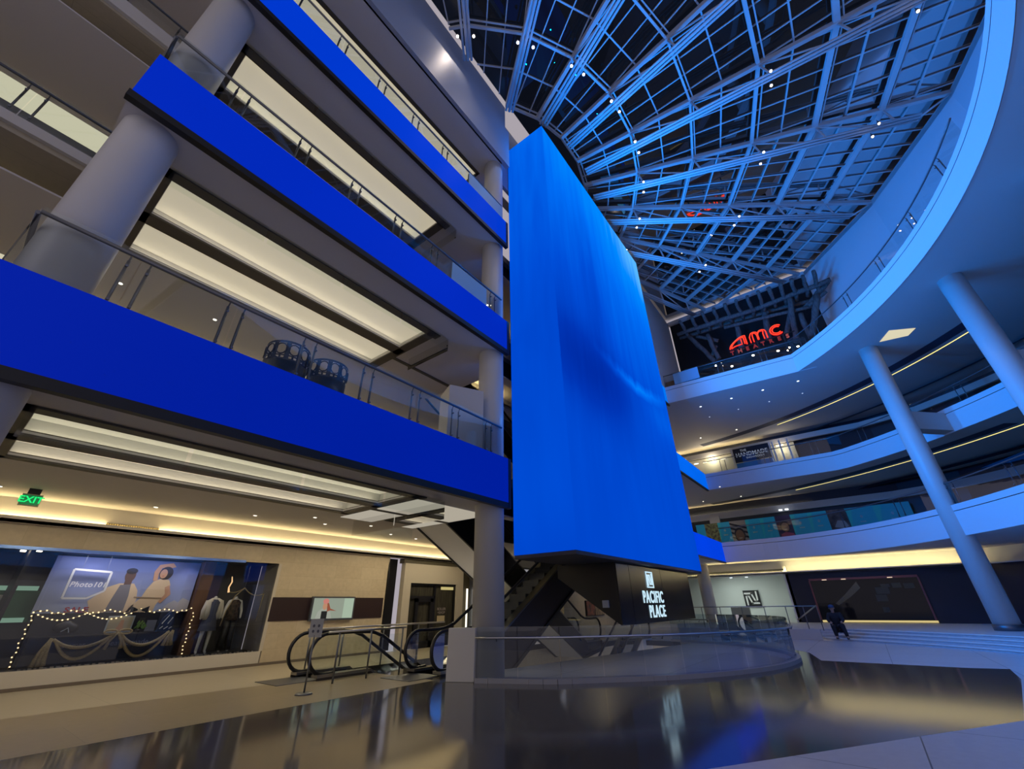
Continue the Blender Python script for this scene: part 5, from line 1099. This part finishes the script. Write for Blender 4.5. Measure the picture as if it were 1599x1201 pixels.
capv = [hd + Vector((0, 0, .01)), hd + Vector((0.005, 0, .06)), hd + Vector((.01, 0, .105))]
b.tube([hd + Vector((.02, 0, .015)), hd + Vector((.02, 0, .07)), hd + Vector((.02, 0, .115)), hd + Vector((.02, 0, .135))], [.108, .107, .08, .02], 16); b.ext([hd + Vector((-.08, -.07, .02)), hd + Vector((-.17, -.04, .005)), hd + Vector((-.17, .04, .005)), hd + Vector((-.08, .07, .02))], (0, 0, .015)); b.build('cap', CAPM, pt)
b = MB(); b.tube([hd + Vector((-.088, 0, .0)), hd + Vector((-.118, 0, -.02)), hd + Vector((-.092, 0, -.03))], [.012, .018, .012], 8); b.build('nose', SKIN, pt)
for sy in (-1, 1):
    b = MB(); e = hd + Vector((-.088, sy * .035, .005)); b.tube([e, e + Vector((-.008, 0, 0))], [.014, .010], 8); b.build('eye', BLACK, pt); b = MB(); e = hd + Vector((.01, sy * .098, -.01)); b.tube([e + Vector((0, 0, .03)), e, e - Vector((0, 0, .03))], [.008, .018, .008], 8); b.build('ear', SKIN, pt)
b = MB(); b.bar(hd + Vector((-.088, -.025, -.055)), hd + Vector((-.088, .025, -.055)), .008); b.build('mouth', mat('lip', (.25, .08, .07), .6), pt)
for i, sy in ((9, 1), (12, -1)):
    w_ = Vector(V[i]); vs = [w_, w_ + Vector((-.05, 0, -.01)), w_ + Vector((-.085, 0, -.02))]; es = [(0, 1), (1, 2)]; rs = [(.028, .02), (.038, .018), (.04, .016)]
    for q in range(4):
        yy = (-1.5 + q) * .020; l = (.055, .07, .066, .05)[q]; k = len(vs); vs += [vs[2] + Vector((-.01, yy, 0)), vs[2] + Vector((-l * .5, yy * 1.2, -.012)), vs[2] + Vector((-l * .85, yy * 1.25, -.04))]; es += [(2, k), (k, k + 1), (k + 1, k + 2)]; rs += [.010, .0095, .008]
    k = len(vs); vs += [w_ + Vector((-.05, -sy * .035, -.01)), w_ + Vector((-.085, -sy * .058, -.02))]; es += [(1, k), (k, k + 1)]; rs += [.012, .009]
    skinned('hand', vs, es, rs, SKIN, pt)
# ---------------------------------------------------------------- lamps
for x, y in ((-2, 11.9), (1.5, 11.9), (5, 11.9), (8, 12.2), (11, 13.2), (14, 13.4)): lamp('ground_downlight', 'SPOT', (x, y, B[0] - .05), (x, y + .6, 0), (1, .84, .58), 125, .12, 174, .5)
lamp('window_light', 'AREA', (3.5, YW + .45, 2.8), (3.6, YW + 1.2, 1.6), (.9, .88, 1), 16, 2.8, sy=.15)
lamp('window_light', 'SPOT', (2.75, YW + .35, 2.82), (2.7, YP, 2.3), (.8, .75, 1), 10, .03, 60, .8); lamp('window_light', 'SPOT', (4.9, YW + .35, 2.82), (5.0, YP, 2.3), (.9, .8, 1), 12, .03, 60, .8)
lamp('window_light', 'SPOT', (5.6, YW + .3, 2.8), (5.8, YW + .9, 1.2), (1, .75, .5), 10, .03, 90, .8)
lamp('balcony_downlight', 'AREA', (5, 13.5, B[1] - .1), (5, 13.8, 0), (1, .86, .62), 60, 4, sy=.3)
lamp('well_light', 'AREA', (12, 8, -.8), (12, 9, -5), (1, .93, .75), 90, 3)
lamp('far_wall_light', 'SPOT', (24, 10.5, 3.8), (24.5, 12.5, 1), (1, .86, .62), 80, .1, 150, .9)
for x in (8.4,): pass
t = thing('ceiling_light_panel', 'plain white ceiling with added glow beside the column over the descending escalator', 'ceiling light', (7.1, 8.5, B[0] - .02))  # plain white ceiling; glowing sheets added for its brightness
b = MB(); b.box(7.05, 9.85, 8.45, 10.15, B[0] - .02, B[0] - .004); b.build('glow_sheet_near', emis('ceiling_glow', (1, .90, .72), .42), t); b = MB(); b.box(7.05, 9.85, 10.36, 11.95, B[0] - .02, B[0] - .004); b.build('glow_sheet_far', MATS['ceiling_glow'], t)
lamp('underside_fill', 'SPOT', (12.0, 11.0, .6), (11.2, 11.1, 4), (1, .9, .75), 40, .1, 140, .9)  # added spot that brightens the pale escalator underside, no fixture there
t = thing('wall_poster', 'reddish framed poster on the beige wall seen beyond the escalators', 'poster', (23.9, 12.44, 1.3))
b = MB(); b.box(22.85, 25.0, 12.44, 12.5, .97, 1.72); b.build('frame', BLACK, t); b = MB(); b.box(22.9, 23.85, 12.42, 12.44, 1.0, 1.69); b.build('left_print', noisy('print_red', (.30, .09, .05), (.05, .03, .03), 4, .5), t); b = MB(); b.box(23.9, 24.95, 12.42, 12.44, 1.0, 1.69); b.build('right_print', noisy('print_tan', (.40, .28, .16), (.10, .07, .05), 4, .5), t)
for x, y, p in ((30, 6, 90), (35.5, 3, 60), (37, 8, 60)): lamp('right_downlight', 'SPOT', (x, y, B[1] - .05), (x, y, 0), (1, .85, .6), p, .1, 150, .9)
lamp('right_downlight', 'SPOT', (34, 8, B[2] - .05), (34, 8, 0), (1, .85, .6), 90, .1, 150, .9)
